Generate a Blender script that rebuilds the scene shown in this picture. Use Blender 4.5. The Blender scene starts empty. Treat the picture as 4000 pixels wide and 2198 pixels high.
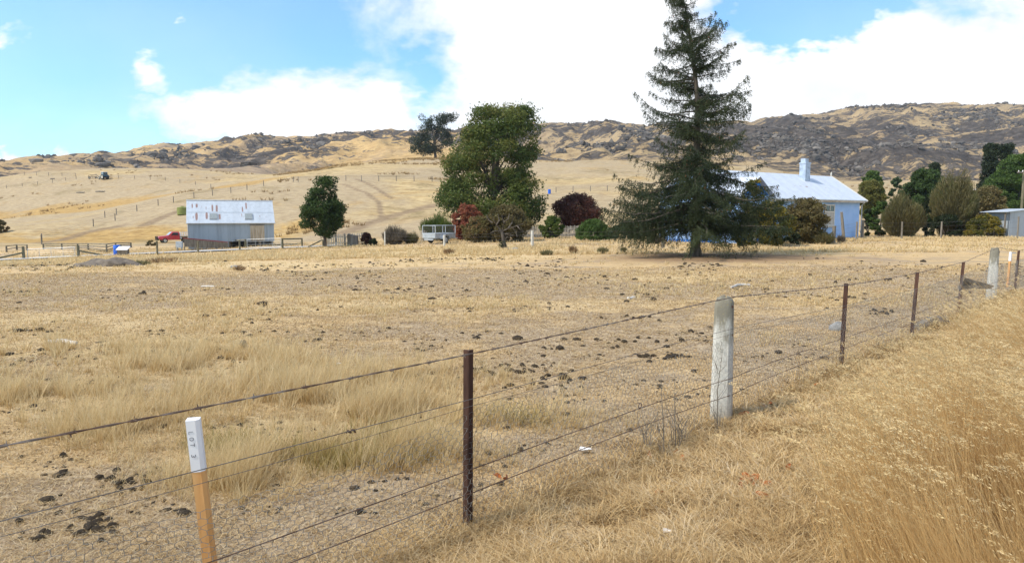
import bpy, math
import numpy as np
from mathutils import Vector, Matrix
R = math.radians
sc = bpy.context.scene
COL = sc.collection

# ------------------------------------------------------------------ camera
F, CX, CY, HZ, HC = 2700., 2000., 1099., 850., 1.8     # photograph: focal length and centre in pixels, horizon row, eye height
PITCH = math.atan((CY - HZ) / F)
cd = bpy.data.cameras.new('camera'); cam = bpy.data.objects.new('camera', cd); COL.objects.link(cam)
cam.location = (0, 0, HC); cam.rotation_euler = (R(90) - PITCH, 0, 0)
cd.lens = F / 4000 * 36; cd.sensor_width = 36; cd.clip_start = .05; cd.clip_end = 12000
sc.camera = cam

# ------------------------------------------------------------------ exposure, sun, sky
sc.view_settings.view_transform = 'Standard'; sc.view_settings.look = 'None'
sc.view_settings.gamma = 1; sc.view_settings.exposure = 0.07
sc.cycles.max_bounces = 6; sc.cycles.diffuse_bounces = 3; sc.cycles.transparent_max_bounces = 8
sc.cycles.volume_bounces = 0; sc.cycles.volume_step_rate = 4
sc.cycles.use_denoising = True
SUN_EL, SUN_AZ = 50., -112.                     # degrees; azimuth from +Y towards +X, so the sun is on the left and a little behind
sd = bpy.data.lights.new('sun', 'SUN'); sun = bpy.data.objects.new('sun', sd); COL.objects.link(sun)
sd.energy = 5.0; sd.angle = R(4.0); sd.color = (1.0, .92, .79)
sv = Vector((math.sin(R(SUN_AZ)) * math.cos(R(SUN_EL)), math.cos(R(SUN_AZ)) * math.cos(R(SUN_EL)), math.sin(R(SUN_EL))))
sun.rotation_euler = sv.to_track_quat('Z', 'Y').to_euler(); sun.location = (-40, -20, 60)

W = bpy.data.worlds.new('World'); sc.world = W; W.use_nodes = True
nt = W.node_tree; nt.nodes.clear()
class NT:
    def __init__(s, t): s.t = t
    def n(s, typ, **kw):
        nd = s.t.nodes.new(typ)
        for k, v in kw.items(): setattr(nd, k, v)
        return nd
    def l(s, a, b): s.t.links.new(a, b)
    def put(s, sock, v):
        if isinstance(v, (int, float, tuple, list)): sock.default_value = v
        else: s.l(v, sock)
    def m(s, op, a, b=None, c=None, clamp=False):
        nd = s.n('ShaderNodeMath', operation=op, use_clamp=clamp); s.put(nd.inputs[0], a)
        if b is not None: s.put(nd.inputs[1], b)
        if c is not None: s.put(nd.inputs[2], c)
        return nd.outputs[0]
    def smooth(s, v, a, b, lo=0., hi=1.):
        nd = s.n('ShaderNodeMapRange', interpolation_type='SMOOTHSTEP'); s.put(nd.inputs['Value'], v)
        nd.inputs['From Min'].default_value = a; nd.inputs['From Max'].default_value = b
        nd.inputs['To Min'].default_value = lo; nd.inputs['To Max'].default_value = hi
        return nd.outputs[0]
    def noise(s, vec, scale, detail=4, rough=.55, dist=0, dim='3D'):
        nd = s.n('ShaderNodeTexNoise', noise_dimensions=dim)
        if vec is not None: s.l(vec, nd.inputs['Vector'])
        nd.inputs['Scale'].default_value = scale; nd.inputs['Detail'].default_value = detail
        nd.inputs['Roughness'].default_value = rough; nd.inputs['Distortion'].default_value = dist
        return nd.outputs['Fac']
    def mix(s, fac, a, b, blend='MIX'):
        nd = s.n('ShaderNodeMix', data_type='RGBA', blend_type=blend); s.put(nd.inputs[0], fac)
        for k, v in ((6, a), (7, b)):
            if isinstance(v, tuple): nd.inputs[k].default_value = (*v[:3], 1)
            else: s.l(v, nd.inputs[k])
        return nd.outputs[2]
    def ramp(s, fac, stops):
        nd = s.n('ShaderNodeValToRGB'); e = nd.color_ramp.elements
        while len(e) < len(stops): e.new(.5)
        for q, (p, c) in zip(e, stops): q.position = p; q.color = (*c[:3], 1)
        s.put(nd.inputs[0], fac); return nd.outputs[0]
    def attr(s, name): return s.n('ShaderNodeAttribute', attribute_name=name).outputs['Fac']
    def mapping(s, vec, scale):
        nd = s.n('ShaderNodeMapping'); s.l(vec, nd.inputs[0]); nd.inputs['Scale'].default_value = scale; return nd.outputs[0]

w = NT(nt)
sky = w.n('ShaderNodeTexSky', sky_type='NISHITA', sun_disc=False)
sky.sun_elevation = R(SUN_EL); sky.sun_rotation = R(SUN_AZ); sky.altitude = 300; sky.air_density = 1.0; sky.dust_density = .4; sky.ozone_density = 1.6
gen = w.n('ShaderNodeTexCoord').outputs['Generated']
sep = w.n('ShaderNodeSeparateXYZ'); w.l(gen, sep.inputs[0])
yy = w.m('MAXIMUM', sep.outputs[1], .06)
su = w.m('DIVIDE', sep.outputs[0], yy); sz = w.m('DIVIDE', sep.outputs[2], yy)
cv = w.n('ShaderNodeCombineXYZ'); w.l(su, cv.inputs[0]); w.l(w.m('MULTIPLY', sz, 1.5), cv.inputs[1])
n1 = w.noise(cv.outputs[0], 4.2, 9, .58, .3); n2 = w.noise(cv.outputs[0], 9.0, 7, .6, .2); n3 = w.noise(cv.outputs[0], 2.0, 3, .5)
wa = w.m('MULTIPLY', w.m('SUBTRACT', w.noise(cv.outputs[0], 5.5, 4, .6), .5), .22); wb = w.m('MULTIPLY', w.m('SUBTRACT', w.noise(w.mapping(cv.outputs[0], (1.3, 1.7, 1)), 7.0, 4, .6), .5), .13)
su = w.m('ADD', su, wa); sz = w.m('ADD', sz, wb)
def blob(px, py, rx, ry, k=1.):
    a = w.m('DIVIDE', w.m('SUBTRACT', su, (px - CX) / F), rx / F); b = w.m('DIVIDE', w.m('SUBTRACT', sz, (HZ - py) / F), ry / F)
    return w.m('SUBTRACT', k, w.m('SQRT', w.m('ADD', w.m('MULTIPLY', a, a), w.m('MULTIPLY', b, b))))
fld = -1.2
for bl in ((2420, 160, 800, 640, 1.2), (2800, 420, 1400, 270, 1.2), (3880, 330, 800, 330, 1.2), (4300, 60, 800, 420), (950, 455, 480, 150, .85), (1400, 420, 620, 190, .85), (640, 300, 150, 120, .42),
           (150, 640, 640, 75, .8), (1500, 540, 900, 90, .9), (760, 90, 120, 90, .12), (40, 130, 260, 90, .25)):
    fld = w.m('MAXIMUM', fld, blob(*bl))
hole = w.smooth(blob(3110, 25, 330, 150, 1.0), -.45, .75)
fld = w.m('SUBTRACT', fld, w.m('MULTIPLY', hole, 1.55))
gap = w.m('MAXIMUM', blob(1640, 330, 190, 170, 1.0), 0.0)
fld = w.m('SUBTRACT', fld, w.m('MULTIPLY', gap, .55))
nn = w.m('ADD', w.m('MULTIPLY', w.m('SUBTRACT', n1, .5), 1.5), w.m('MULTIPLY', w.m('SUBTRACT', n2, .5), .5))
cl = w.smooth(w.m('ADD', fld, nn), -.20, .46)
# broken cloud over the rest of the sky, behind and above the photographer
ng = w.noise(gen, 2.6, 6, .58)
rest = w.m('MULTIPLY', w.smooth(ng, .44, .60), w.smooth(sep.outputs[1], .62, .40))
veil = w.m('MULTIPLY', w.smooth(n3, .30, .75), .16)
low = w.m('MULTIPLY', w.smooth(sz, .22, .0), .20)
cov = w.m('MAXIMUM', w.m('MAXIMUM', cl, rest), w.m('ADD', veil, low))
tone = w.smooth(w.m('ADD', n2, w.m('MULTIPLY', n1, .6)), .45, 1.05)
skyc = w.mix(1.0, sky.outputs[0], (1.12, 1.84, 2.22), 'MULTIPLY')
skyb = w.n('ShaderNodeVectorMath', operation='SCALE'); w.l(skyc, skyb.inputs[0]); skyb.inputs['Scale'].default_value = 1.12
cloudc = w.mix(tone, (9.8, 10.0, 10.3), (12.5, 12.5, 12.4))
colr = w.mix(cov, skyb.outputs[0], cloudc)
bg = w.n('ShaderNodeBackground'); w.l(colr, bg.inputs[0]); bg.inputs[1].default_value = .10
wo = w.n('ShaderNodeOutputWorld'); w.l(bg.outputs[0], wo.inputs[0])

# ------------------------------------------------------------------ small helpers
def tag(o, label=None, cat=None, group=None, kind=None):
    if label: o['label'] = label
    if cat: o['category'] = cat
    if group: o['group'] = group
    if kind: o['kind'] = kind
    return o
def thing(name, label, cat, loc=(0, 0, 0), rz=0, group=None):
    o = bpy.data.objects.new(name, None); COL.objects.link(o); o.empty_display_size = .2
    o.location = loc; o.rotation_euler = (0, 0, rz); return tag(o, label, cat, group)
def link(name, me, mat, parent=None):
    o = bpy.data.objects.new(name, me); COL.objects.link(o)
    if mat is not None and not me.materials: me.materials.append(mat)
    if parent is not None: o.parent = parent
    return o
def npmesh(name, V, Q, mat, parent=None, attrs=None, smooth=False):
    """one mesh object from numpy arrays: V (n,3), Q (m,k) faces of k corners"""
    V = np.ascontiguousarray(V, np.float32); Q = np.ascontiguousarray(Q, np.int32)
    me = bpy.data.meshes.new(name); m, k = Q.shape
    me.vertices.add(len(V)); me.vertices.foreach_set('co', V.ravel())
    me.loops.add(m * k); me.loops.foreach_set('vertex_index', Q.ravel())
    me.polygons.add(m); me.polygons.foreach_set('loop_start', np.arange(0, m * k, k, dtype=np.int32))
    me.polygons.foreach_set('loop_total', np.full(m, k, np.int32))
    me.polygons.foreach_set('use_smooth', np.full(m, smooth, bool))
    for a, arr in (attrs or {}).items():
        at = me.attributes.new(a, 'FLOAT', 'POINT'); at.data.foreach_set('value', np.ascontiguousarray(arr, np.float32))
    me.update(calc_edges=True); me.validate()
    return link(name, me, mat, parent)
class MB:
    """collects shapes; build() links them as ONE mesh object"""
    def __init__(s): s.v = []; s.f = []
    def add(s, vs, fs):
        o = len(s.v); s.v += [tuple(p) for p in vs]; s.f += [tuple(i + o for i in q) for q in fs]; return s
    def box(s, c, d, rz=0, M=None):
        hx, hy, hz = d[0] / 2, d[1] / 2, d[2] / 2; ca, sa = math.cos(rz), math.sin(rz); vs = []
        for x, y, z in ((-1, -1, -1), (1, -1, -1), (1, 1, -1), (-1, 1, -1), (-1, -1, 1), (1, -1, 1), (1, 1, 1), (-1, 1, 1)):
            p = Vector((x * hx, y * hy, z * hz))
            if M is not None: p = M @ p
            vs.append((c[0] + p.x * ca - p.y * sa, c[1] + p.x * sa + p.y * ca, c[2] + p.z))
        return s.add(vs, [(0, 3, 2, 1), (4, 5, 6, 7), (0, 1, 5, 4), (1, 2, 6, 5), (2, 3, 7, 6), (3, 0, 4, 7)])
    def bar(s, a, b, wd, ht):
        """a square-section bar from a to b"""
        a, b = Vector(a), Vector(b); d = b - a; q = d.to_track_quat('Y', 'Z').to_matrix()
        return s.box((a + b) / 2, (wd, d.length, ht), 0, q)
    def tube(s, pts, rad, n=6):
        pts = [Vector(p) for p in pts]; k = len(pts)
        if not isinstance(rad, (list, tuple)): rad = [rad] * k
        vs, fs = [], []
        for i, p in enumerate(pts):
            d = (pts[min(i + 1, k - 1)] - pts[max(i - 1, 0)]).normalized()
            up = Vector((0, 0, 1)) if abs(d.z) < .9 else Vector((1, 0, 0))
            a = d.cross(up).normalized(); b = d.cross(a)
            for j in range(n):
                t = 2 * math.pi * j / n; vs.append(p + (a * math.cos(t) + b * math.sin(t)) * rad[i])
        for i in range(k - 1):
            for j in range(n):
                fs.append((i * n + j, i * n + (j + 1) % n, (i + 1) * n + (j + 1) % n, (i + 1) * n + j))
        fs.append(tuple(range(n))[::-1]); fs.append(tuple(range((k - 1) * n, k * n)))
        return s.add(vs, fs)
    def cyl(s, c, r, h, axis='z', n=16, r2=None):
        d = {'x': (h / 2, 0, 0), 'y': (0, h / 2, 0), 'z': (0, 0, h / 2)}[axis]
        return s.tube([[c[i] - d[i] for i in range(3)], [c[i] + d[i] for i in range(3)]], [r, r if r2 is None else r2], n)
    def prism(s, poly, y0, y1):
        """polygon in x,z extruded along y"""
        n = len(poly); vs = [(x, y0, z) for x, z in poly] + [(x, y1, z) for x, z in poly]
        fs = [tuple(range(n))[::-1], tuple(range(n, 2 * n))] + [(i, i + n, (i + 1) % n + n, (i + 1) % n) for i in range(n)]
        return s.add(vs, fs)
    def build(s, name, mat, parent=None, smooth=False, label=None, local=None):
        vs = s.v
        if local is not None: vs = [(x - local[0], y - local[1], z - local[2]) for x, y, z in vs]
        me = bpy.data.meshes.new(name); me.from_pydata(vs, [], s.f); me.update()
        if smooth:
            for p in me.polygons: p.use_smooth = True
            try: me.set_sharp_from_angle(angle=R(40))
            except Exception: pass
        o = link(name, me, mat, parent)
        if label: o['label'] = label
        return o

def hash2(ix, iy, seed):
    h = (ix.astype(np.int64) * 374761393 + iy.astype(np.int64) * 668265263 + seed * 1442695041) & 0x7fffffff
    h = ((h ^ (h >> 13)) * 1274126177) & 0x7fffffff
    return ((h ^ (h >> 16)) & 0xffff) / 65535.
def vn(x, y, seed=0):
    x = np.asarray(x, float); y = np.asarray(y, float)
    ix, iy = np.floor(x), np.floor(y); fx, fy = x - ix, y - iy
    fx = fx * fx * fx * (fx * (fx * 6 - 15) + 10); fy = fy * fy * fy * (fy * (fy * 6 - 15) + 10)
    a, b, c, d = hash2(ix, iy, seed), hash2(ix + 1, iy, seed), hash2(ix, iy + 1, seed), hash2(ix + 1, iy + 1, seed)
    return (a + (b - a) * fx) * (1 - fy) + (c + (d - c) * fx) * fy
def fbm(x, y, o=4, seed=0, gain=.5):
    t, a, s = 0., 1., 0.
    for i in range(o):
        t = t + a * vn(x * 2 ** i + 17.3 * i, y * 2 ** i - 9.1 * i, seed + i); s += a; a *= gain
    return t / s
def sstep(a, b, x):
    t = np.clip((x - a) / (b - a), 0, 1); return t * t * (3 - 2 * t)

# ------------------------------------------------------------------ terrain: one height function for everything
def ray(px, py):
    px, py = np.asarray(px, float), np.asarray(py, float)
    cx, cy = (px - CX) / F, (CY - py) / F; Y = math.cos(PITCH) + cy * math.sin(PITCH)
    return cx / Y, (-math.sin(PITCH) + cy * math.cos(PITCH)) / Y
TH = math.atan(2600 / 2700.); D0 = 2.87                    # the wire fence: direction and distance from the photographer
FN = (-math.cos(TH), math.sin(TH)); FD = (math.sin(TH), math.cos(TH)); FOOT = (D0 * FN[0], D0 * FN[1])
def fdist(X, Y): return X * FN[0] + Y * FN[1] - D0         # + in the paddock, - on the verge
def near_z(X, Y):
    q = (4 - X) / 6.; sp = 6. * np.log1p(np.exp(np.clip(q, -20, 20)))      # soft max(0, 4 - X)
    z = -.040 * sp * sstep(6, 58, Y)
    d = fdist(X, Y)
    z = z + .20 * sstep(-.1, -1.6, d) * sstep(60, 20, Y)
    return z + .10 * (fbm(X / 7, Y / 7, 3, 5) - .5) * sstep(1, 8, Y) + .030 * (fbm(X / .55, Y / .55, 3, 9) - .5)
CREST = [(-600, 705), (0, 683), (155, 660), (388, 650), (621, 646), (870, 658), (1071, 672), (1180, 665), (1240, 660), (1350, 637), (1553, 624), (1700, 621),
         (2100, 624), (2560, 629), (2950, 640), (3300, 700), (3600, 703), (4000, 710), (4600, 715)]
RIDGE = [(-600, 690), (0, 668), (60, 652), (155, 661), (250, 648), (388, 630), (500, 606), (621, 577), (730, 566), (870, 551), (1009, 533), (1087, 536), (1242, 520), (1351, 509),
         (1537, 500), (1646, 505), (1770, 494), (2096, 474), (2252, 481), (2407, 478), (2560, 484), (2873, 478), (3028, 458), (3183, 435), (3338, 422), (3525, 407), (3650, 396), (3805, 407), (4000, 405), (4600, 380)]
def along(lst, t): return [(x, y + t) for x, y in lst]
def between(t):
    xs = np.linspace(-600, 4600, 105); c = np.interp(xs, *zip(*CREST)); r = np.interp(xs, *zip(*RIDGE))
    return list(zip(xs, c + (r - c) * t))
LINES = [
 (80, [(-600, 962), (0, 960), (900, 958), (1300, 943), (1700, 925), (2000, 915), (2600, 906), (3200, 903), (4600, 903)]),
 (98, [(-600, 940), (0, 938), (400, 942), (850, 942), (1000, 930), (1300, 895), (1800, 865), (2200, 860), (2600, 870), (3000, 880), (3400, 882), (4600, 886)]),
 (107, [(-600, 915), (0, 893), (400, 885), (900, 870), (1300, 850), (1800, 838), (2200, 838), (2600, 850), (3000, 868), (3400, 872), (4600, 880)]),
 (130, [(-600, 900), (0, 872), (326, 838), (726, 790), (1000, 768), (1300, 765), (1700, 760), (2100, 775), (2600, 785), (3000, 830), (3400, 826), (3600, 850), (4600, 860)]),
 (150, [(-600, 898), (0, 866), (326, 820), (726, 751), (1000, 722), (1150, 705), (1690, 705), (2100, 742), (2500, 742), (3000, 765), (3363, 755), (3490, 788), (3650, 815), (4600, 830)]),
 (170, [(-600, 905), (0, 870), (326, 832), (726, 768), (1000, 733), (1150, 697), (1690, 685), (2100, 712), (2500, 714), (3000, 760), (3363, 768), (3500, 795), (4600, 830)]),
 (195, [(-600, 860), (0, 835), (326, 800), (726, 748), (900, 722), (1071, 690), (1242, 668), (1350, 652), (1553, 643), (1700, 643), (2100, 665), (2600, 672), (3000, 720), (3300, 745), (4600, 790)]),
 (265, CREST), (330, along(CREST, 22)), (450, along(CREST, 8)), (620, between(.38)), (780, between(.72)), (950, RIDGE), (1150, along(RIDGE, 45)), (1600, along(RIDGE, 150))]
UG = np.linspace(-1.6, 1.6, 641); LG = np.linspace(math.log(78), math.log(1600), 420)
def _table():
    K = []
    for Yk, pts in LINES:
        p = np.array(pts, float); u, e = ray(p[:, 0], p[:, 1]); K.append(np.interp(UG, u, e))
    K = np.array(K); ly = np.log([l[0] for l in LINES]); T = np.empty((len(UG), len(LG)))
    for i in range(len(UG)): T[i] = np.interp(LG, ly, K[:, i])
    for _ in range(3):
        P = np.pad(T, ((0, 0), (5, 5)), 'edge'); T = sum(P[:, k:k + T.shape[1]] for k in range(11)) / 11
    P = np.pad(T, ((2, 2), (0, 0)), 'edge'); T = sum(P[k:k + T.shape[0]] for k in range(5)) / 5
    return T
TAB = _table()
def far_z(X, Y):
    u = np.clip(X / np.maximum(Y, 1), -1.59, 1.59); l = np.clip(np.log(np.maximum(Y, 1)), LG[0], LG[-1] - 1e-6)
    a = (u - UG[0]) / (UG[1] - UG[0]); b = (l - LG[0]) / (LG[1] - LG[0])
    i = np.clip(a.astype(int), 0, len(UG) - 2); j = np.clip(b.astype(int), 0, len(LG) - 2); fa, fb = a - i, b - j
    e = (TAB[i, j] * (1 - fa) + TAB[i + 1, j] * fa) * (1 - fb) + (TAB[i, j + 1] * (1 - fa) + TAB[i + 1, j + 1] * fa) * fb
    z = HC + e * Y
    hill = sstep(85, 130, Y) * sstep(330, 260, Y)
    z = z + hill * (.9 * (fbm(X / 16, Y / 16, 4, 21) - .5) + 2.2 * (fbm(X / 42, Y / 60, 2, 27) - .5))
    rk = sstep(330, 480, Y)
    r1 = 1 - np.abs(2 * fbm(X / 95, Y / 95, 4, 31) - 1); r2 = 1 - np.abs(2 * fbm(X / 30, Y / 38, 3, 37) - 1)
    amp = rk * (1 - .55 * sstep(820, 950, Y) * sstep(1150, 960, Y))
    z = z + amp * (13 * (r1 - .75) + 9 * (r2 - .7) + 26 * (1 - np.abs(2 * fbm(X / 78 + .25 * np.sin(Y / 90), Y / 230, 3, 43) - 1) - .75)) + rk * 3.6 * (fbm(X / 9, Y / 12, 3, 41) - .5)
    return z
def H(X, Y):
    X = np.asarray(X, float); Y = np.asarray(Y, float)
    t = sstep(68, 84, Y)
    return near_z(X, Y) * (1 - t) + far_z(X, Y) * t
def h1(x, y): return float(H(np.array([x]), np.array([y]))[0])
YS = np.concatenate([np.arange(1.2, 12, .02), np.arange(12, 60, .08), np.arange(60, 330, .3), np.arange(330, 1100, 1.5)])
def hit(px, py, ymin=1.2):
    """the ground point seen at a pixel of the photograph"""
    u, e = ray(px, py); u, e = float(u), float(e); ys = YS[YS >= ymin]
    below = HC + e * ys - H(u * ys, ys)
    k = np.argmax(below < 0)
    if below[k] >= 0: k = len(ys) - 1
    if k > 0:
        t = below[k - 1] / (below[k - 1] - below[k] + 1e-9); Y = ys[k - 1] + t * (ys[k] - ys[k - 1])
    else: Y = ys[0]
    return Vector((u * Y, Y, h1(u * Y, Y)))
def atY(px, Y):
    """the ground point in the column of a pixel at a known distance"""
    u = (px - CX) / F; return Vector((u * Y, Y, h1(u * Y, Y)))
def zat(py, Y): return HC + float(ray(CX, py)[1]) * Y
# ------------------------------------------------------------------ materials
def newmat(name):
    m = bpy.data.materials.new(name); m.use_nodes = True; t = m.node_tree; t.nodes.clear(); k = NT(t)
    b = k.n('ShaderNodeBsdfPrincipled'); o = k.n('ShaderNodeOutputMaterial'); k.l(b.outputs[0], o.inputs[0])
    b.inputs['Specular IOR Level'].default_value = .25
    return m, k, b, o
def noisy(name, stops, scale=4, detail=5, rough=.8, bump=0, bscale=None, stretch=(1, 1, 1), metal=0, spec=.25, dist=0, nrough=.55):
    m, k, b, o = newmat(name)
    co = k.n('ShaderNodeTexCoord').outputs['Object']; co = k.mapping(co, stretch)
    f = k.noise(co, scale, detail, nrough, dist)
    k.l(k.ramp(f, stops), b.inputs['Base Color']); b.inputs['Roughness'].default_value = rough; b.inputs['Metallic'].default_value = metal
    b.inputs['Specular IOR Level'].default_value = spec
    if bump:
        bn = k.n('ShaderNodeBump'); bn.inputs['Strength'].default_value = bump; bn.inputs['Distance'].default_value = .02
        k.l(k.noise(co, bscale or scale * 4, 4), bn.inputs['Height']); k.l(bn.outputs[0], b.inputs['Normal'])
    return m
def foliage(name, stops, trans=.25, rough=.6):
    """leaf-sized faces; attribute rnd picks each leaf's own colour"""
    m, k, b, o = newmat(name)
    c = k.ramp(k.attr('rnd'), stops); k.l(c, b.inputs['Base Color']); b.inputs['Roughness'].default_value = rough
    tr = k.n('ShaderNodeBsdfTranslucent'); k.l(c, tr.inputs[0]); mx = k.n('ShaderNodeMixShader'); mx.inputs[0].default_value = trans
    k.l(b.outputs[0], mx.inputs[1]); k.l(tr.outputs[0], mx.inputs[2]); k.l(mx.outputs[0], o.inputs[0])
    return m
def sp(*cs):
    n = len(cs); lo, hi = .28, .72
    return [(lo + (hi - lo) * i / max(n - 1, 1), c) for i, c in enumerate(cs)]
def lin(*cs):
    n = len(cs); return [(i / max(n - 1, 1), c) for i, c in enumerate(cs)]
MT = {}
MT['post_rust'] = noisy('rusty_steel', sp((.028, .016, .013), (.066, .034, .025), (.12, .062, .042)), 9, 5, .85, .3, stretch=(1, 1, .35))
MT['wire'] = noisy('galvanised_wire', sp((.10, .085, .075), (.20, .19, .18)), 6, 3, .5, metal=.4)
MT['wire_rust'] = noisy('rusty_wire', sp((.06, .032, .024), (.12, .07, .05), (.17, .14, .12)), 5, 3, .7)
MT['barb'] = noisy('barbed_steel', sp((.075, .035, .025), (.15, .11, .09), (.24, .22, .20)), 5, 4, .6, metal=.2)
MT['net'] = noisy('netting_wire', sp((.17, .17, .16), (.28, .28, .27)), 4, 3, .5, metal=.3)
MT['white_paint'] = noisy('white_paint', sp((.72, .72, .74), (.80, .80, .82)), 6, 4, .55)
MT['ink'] = noisy('pencil_ink', sp((.06, .06, .08), (.10, .10, .12)), 30, 2, .7)
MT['pine_wood'] = noisy('fresh_sawn_pine', sp((.55, .26, .085), (.66, .35, .13), (.70, .42, .18)), 14, 5, .6, .15, stretch=(1, 1, .12))
MT['old_wood'] = noisy('weathered_timber', sp((.10, .085, .065), (.20, .175, .14), (.30, .27, .23)), 7, 6, .9, .4, stretch=(1, 1, .15))
MT['rail_wood'] = noisy('weathered_rails', sp((.09, .08, .06), (.19, .17, .13), (.27, .25, .20)), 3, 6, .9, .3)
MT['treated'] = noisy('tanalised_pine', sp((.085, .085, .055), (.15, .14, .09), (.23, .20, .14)), 6, 5, .9, .3, stretch=(1, 1, .2))
MT['pale_post'] = noisy('whitewashed_post', sp((.38, .36, .30), (.55, .53, .47), (.62, .60, .55)), 5, 5, .8, .2)
MT['picket'] = noisy('old_picket_paint', sp((.22, .20, .17), (.42, .39, .33), (.60, .57, .50)), 3, 5, .8)
MT['grey_steel'] = noisy('galvanised_pipe', sp((.40, .42, .43), (.55, .57, .58)), 5, 3, .45, metal=.5)
MT['red_rail'] = noisy('red_rail_paint', sp((.22, .035, .03), (.34, .06, .05)), 4, 4, .6)
MT['dark'] = noisy('near_black', sp((.02, .02, .018), (.035, .032, .03)), 4, 3, .9)  # near-black colour of window openings and black vehicle parts
MT['glass'] = noisy('window_glass', sp((.03, .035, .04), (.05, .055, .06)), 1, 2, .08, spec=.6)
MT['curtain'] = noisy('net_curtain', sp((.36, .35, .33), (.48, .47, .44)), 12, 3, .9, stretch=(1, 1, .1))
MT['car_red'] = noisy('faded_red_paint', sp((.40, .025, .03), (.52, .045, .05)), 3, 3, .3, spec=.5)
MT['tyre'] = noisy('tyre_rubber', sp((.018, .018, .018), (.035, .033, .03)), 6, 3, .85)
MT['white_rim'] = noisy('pale_rim', sp((.48, .47, .42), (.64, .62, .55)), 4, 3, .5)
MT['blue_plastic'] = noisy('blue_plastic', sp((.015, .10, .55), (.025, .16, .68)), 3, 3, .45, spec=.4)
MT['tractor_blue'] = noisy('dull_blue_paint', sp((.025, .07, .11), (.05, .13, .19)), 4, 4, .5)
MT['green_tank'] = noisy('olive_green_plastic', sp((.17, .19, .05), (.23, .25, .075)), 2, 4, .6)
MT['alu'] = noisy('bright_galvanised_sheet', sp((.42, .46, .50), (.58, .62, .66)), 4, 4, .4, metal=.35)
MT['stone'] = noisy('grey_schist', sp((.15, .15, .15), (.26, .26, .255), (.38, .37, .35)), 9, 6, .9, .5)
MT['paper'] = noisy('pale_litter', sp((.62, .61, .58), (.75, .74, .72)), 12, 3, .8)
MT['dung'] = noisy('dry_dung', sp((.016, .012, .009), (.044, .033, .022), (.12, .085, .048)), 22, 6, .95, .7, 70)
MT['leaf_dry'] = noisy('orange_dry_leaf', sp((.30, .09, .03), (.48, .16, .05), (.55, .24, .09)), 30, 5, .7, .3)
MT['bleached'] = noisy('bleached_branch', sp((.42, .39, .35), (.62, .59, .54)), 9, 5, .85, .3)
MT['bark'] = noisy('grey_brown_bark', sp((.045, .036, .028), (.10, .082, .065), (.17, .145, .12)), 6, 6, .95, .8, 20, stretch=(1, 1, .25))
MT['bark_pale'] = noisy('pale_bark', sp((.055, .045, .036), (.105, .088, .072), (.15, .13, .11)), 7, 6, .95, .6, 22, stretch=(1, 1, .3))
MT['concrete'] = None
def concrete_post():
    m, k, b, o = newmat('lichened_concrete'); co = k.n('ShaderNodeTexCoord').outputs['Object']
    s = k.n('ShaderNodeSeparateXYZ'); k.l(co, s.inputs[0])
    n1 = k.noise(k.mapping(co, (1, 1, .22)), 26, 6, .65); n2 = k.noise(co, 60, 4)
    base = k.ramp(n2, sp((.40, .39, .35), (.53, .52, .47), (.60, .585, .54)))
    hgt = k.smooth(k.m('ADD', s.outputs[2], k.m('MULTIPLY', k.m('SUBTRACT', n1, .5), 1.1)), .62, .98)
    c = k.mix(k.m('MULTIPLY', hgt, .85), base, (.15, .135, .095))
    ylw = k.smooth(k.noise(co, 34, 4, .6), .62, .70); c = k.mix(k.m('MULTIPLY', ylw, k.m('MULTIPLY', hgt, .7)), c, (.36, .29, .09))
    low = k.smooth(s.outputs[2], .22, .0); c = k.mix(k.m('MULTIPLY', low, .5), c, (.25, .21, .15))
    k.l(c, b.inputs['Base Color']); b.inputs['Roughness'].default_value = .92
    bn = k.n('ShaderNodeBump'); bn.inputs['Strength'].default_value = .5; bn.inputs['Distance'].default_value = .006; k.l(k.noise(co, 90, 4), bn.inputs['Height']); k.l(bn.outputs[0], b.inputs['Normal'])
    return m
MT['concrete'] = concrete_post()
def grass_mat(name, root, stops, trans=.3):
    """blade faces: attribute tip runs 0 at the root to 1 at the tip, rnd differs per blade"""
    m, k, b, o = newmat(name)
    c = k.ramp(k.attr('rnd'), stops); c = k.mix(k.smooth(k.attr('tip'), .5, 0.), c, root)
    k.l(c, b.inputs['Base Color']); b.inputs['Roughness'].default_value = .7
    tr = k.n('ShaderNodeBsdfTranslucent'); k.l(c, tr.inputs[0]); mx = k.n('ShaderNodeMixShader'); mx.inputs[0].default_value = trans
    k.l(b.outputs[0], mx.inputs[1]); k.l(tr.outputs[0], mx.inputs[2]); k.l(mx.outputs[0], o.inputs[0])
    return m

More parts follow.
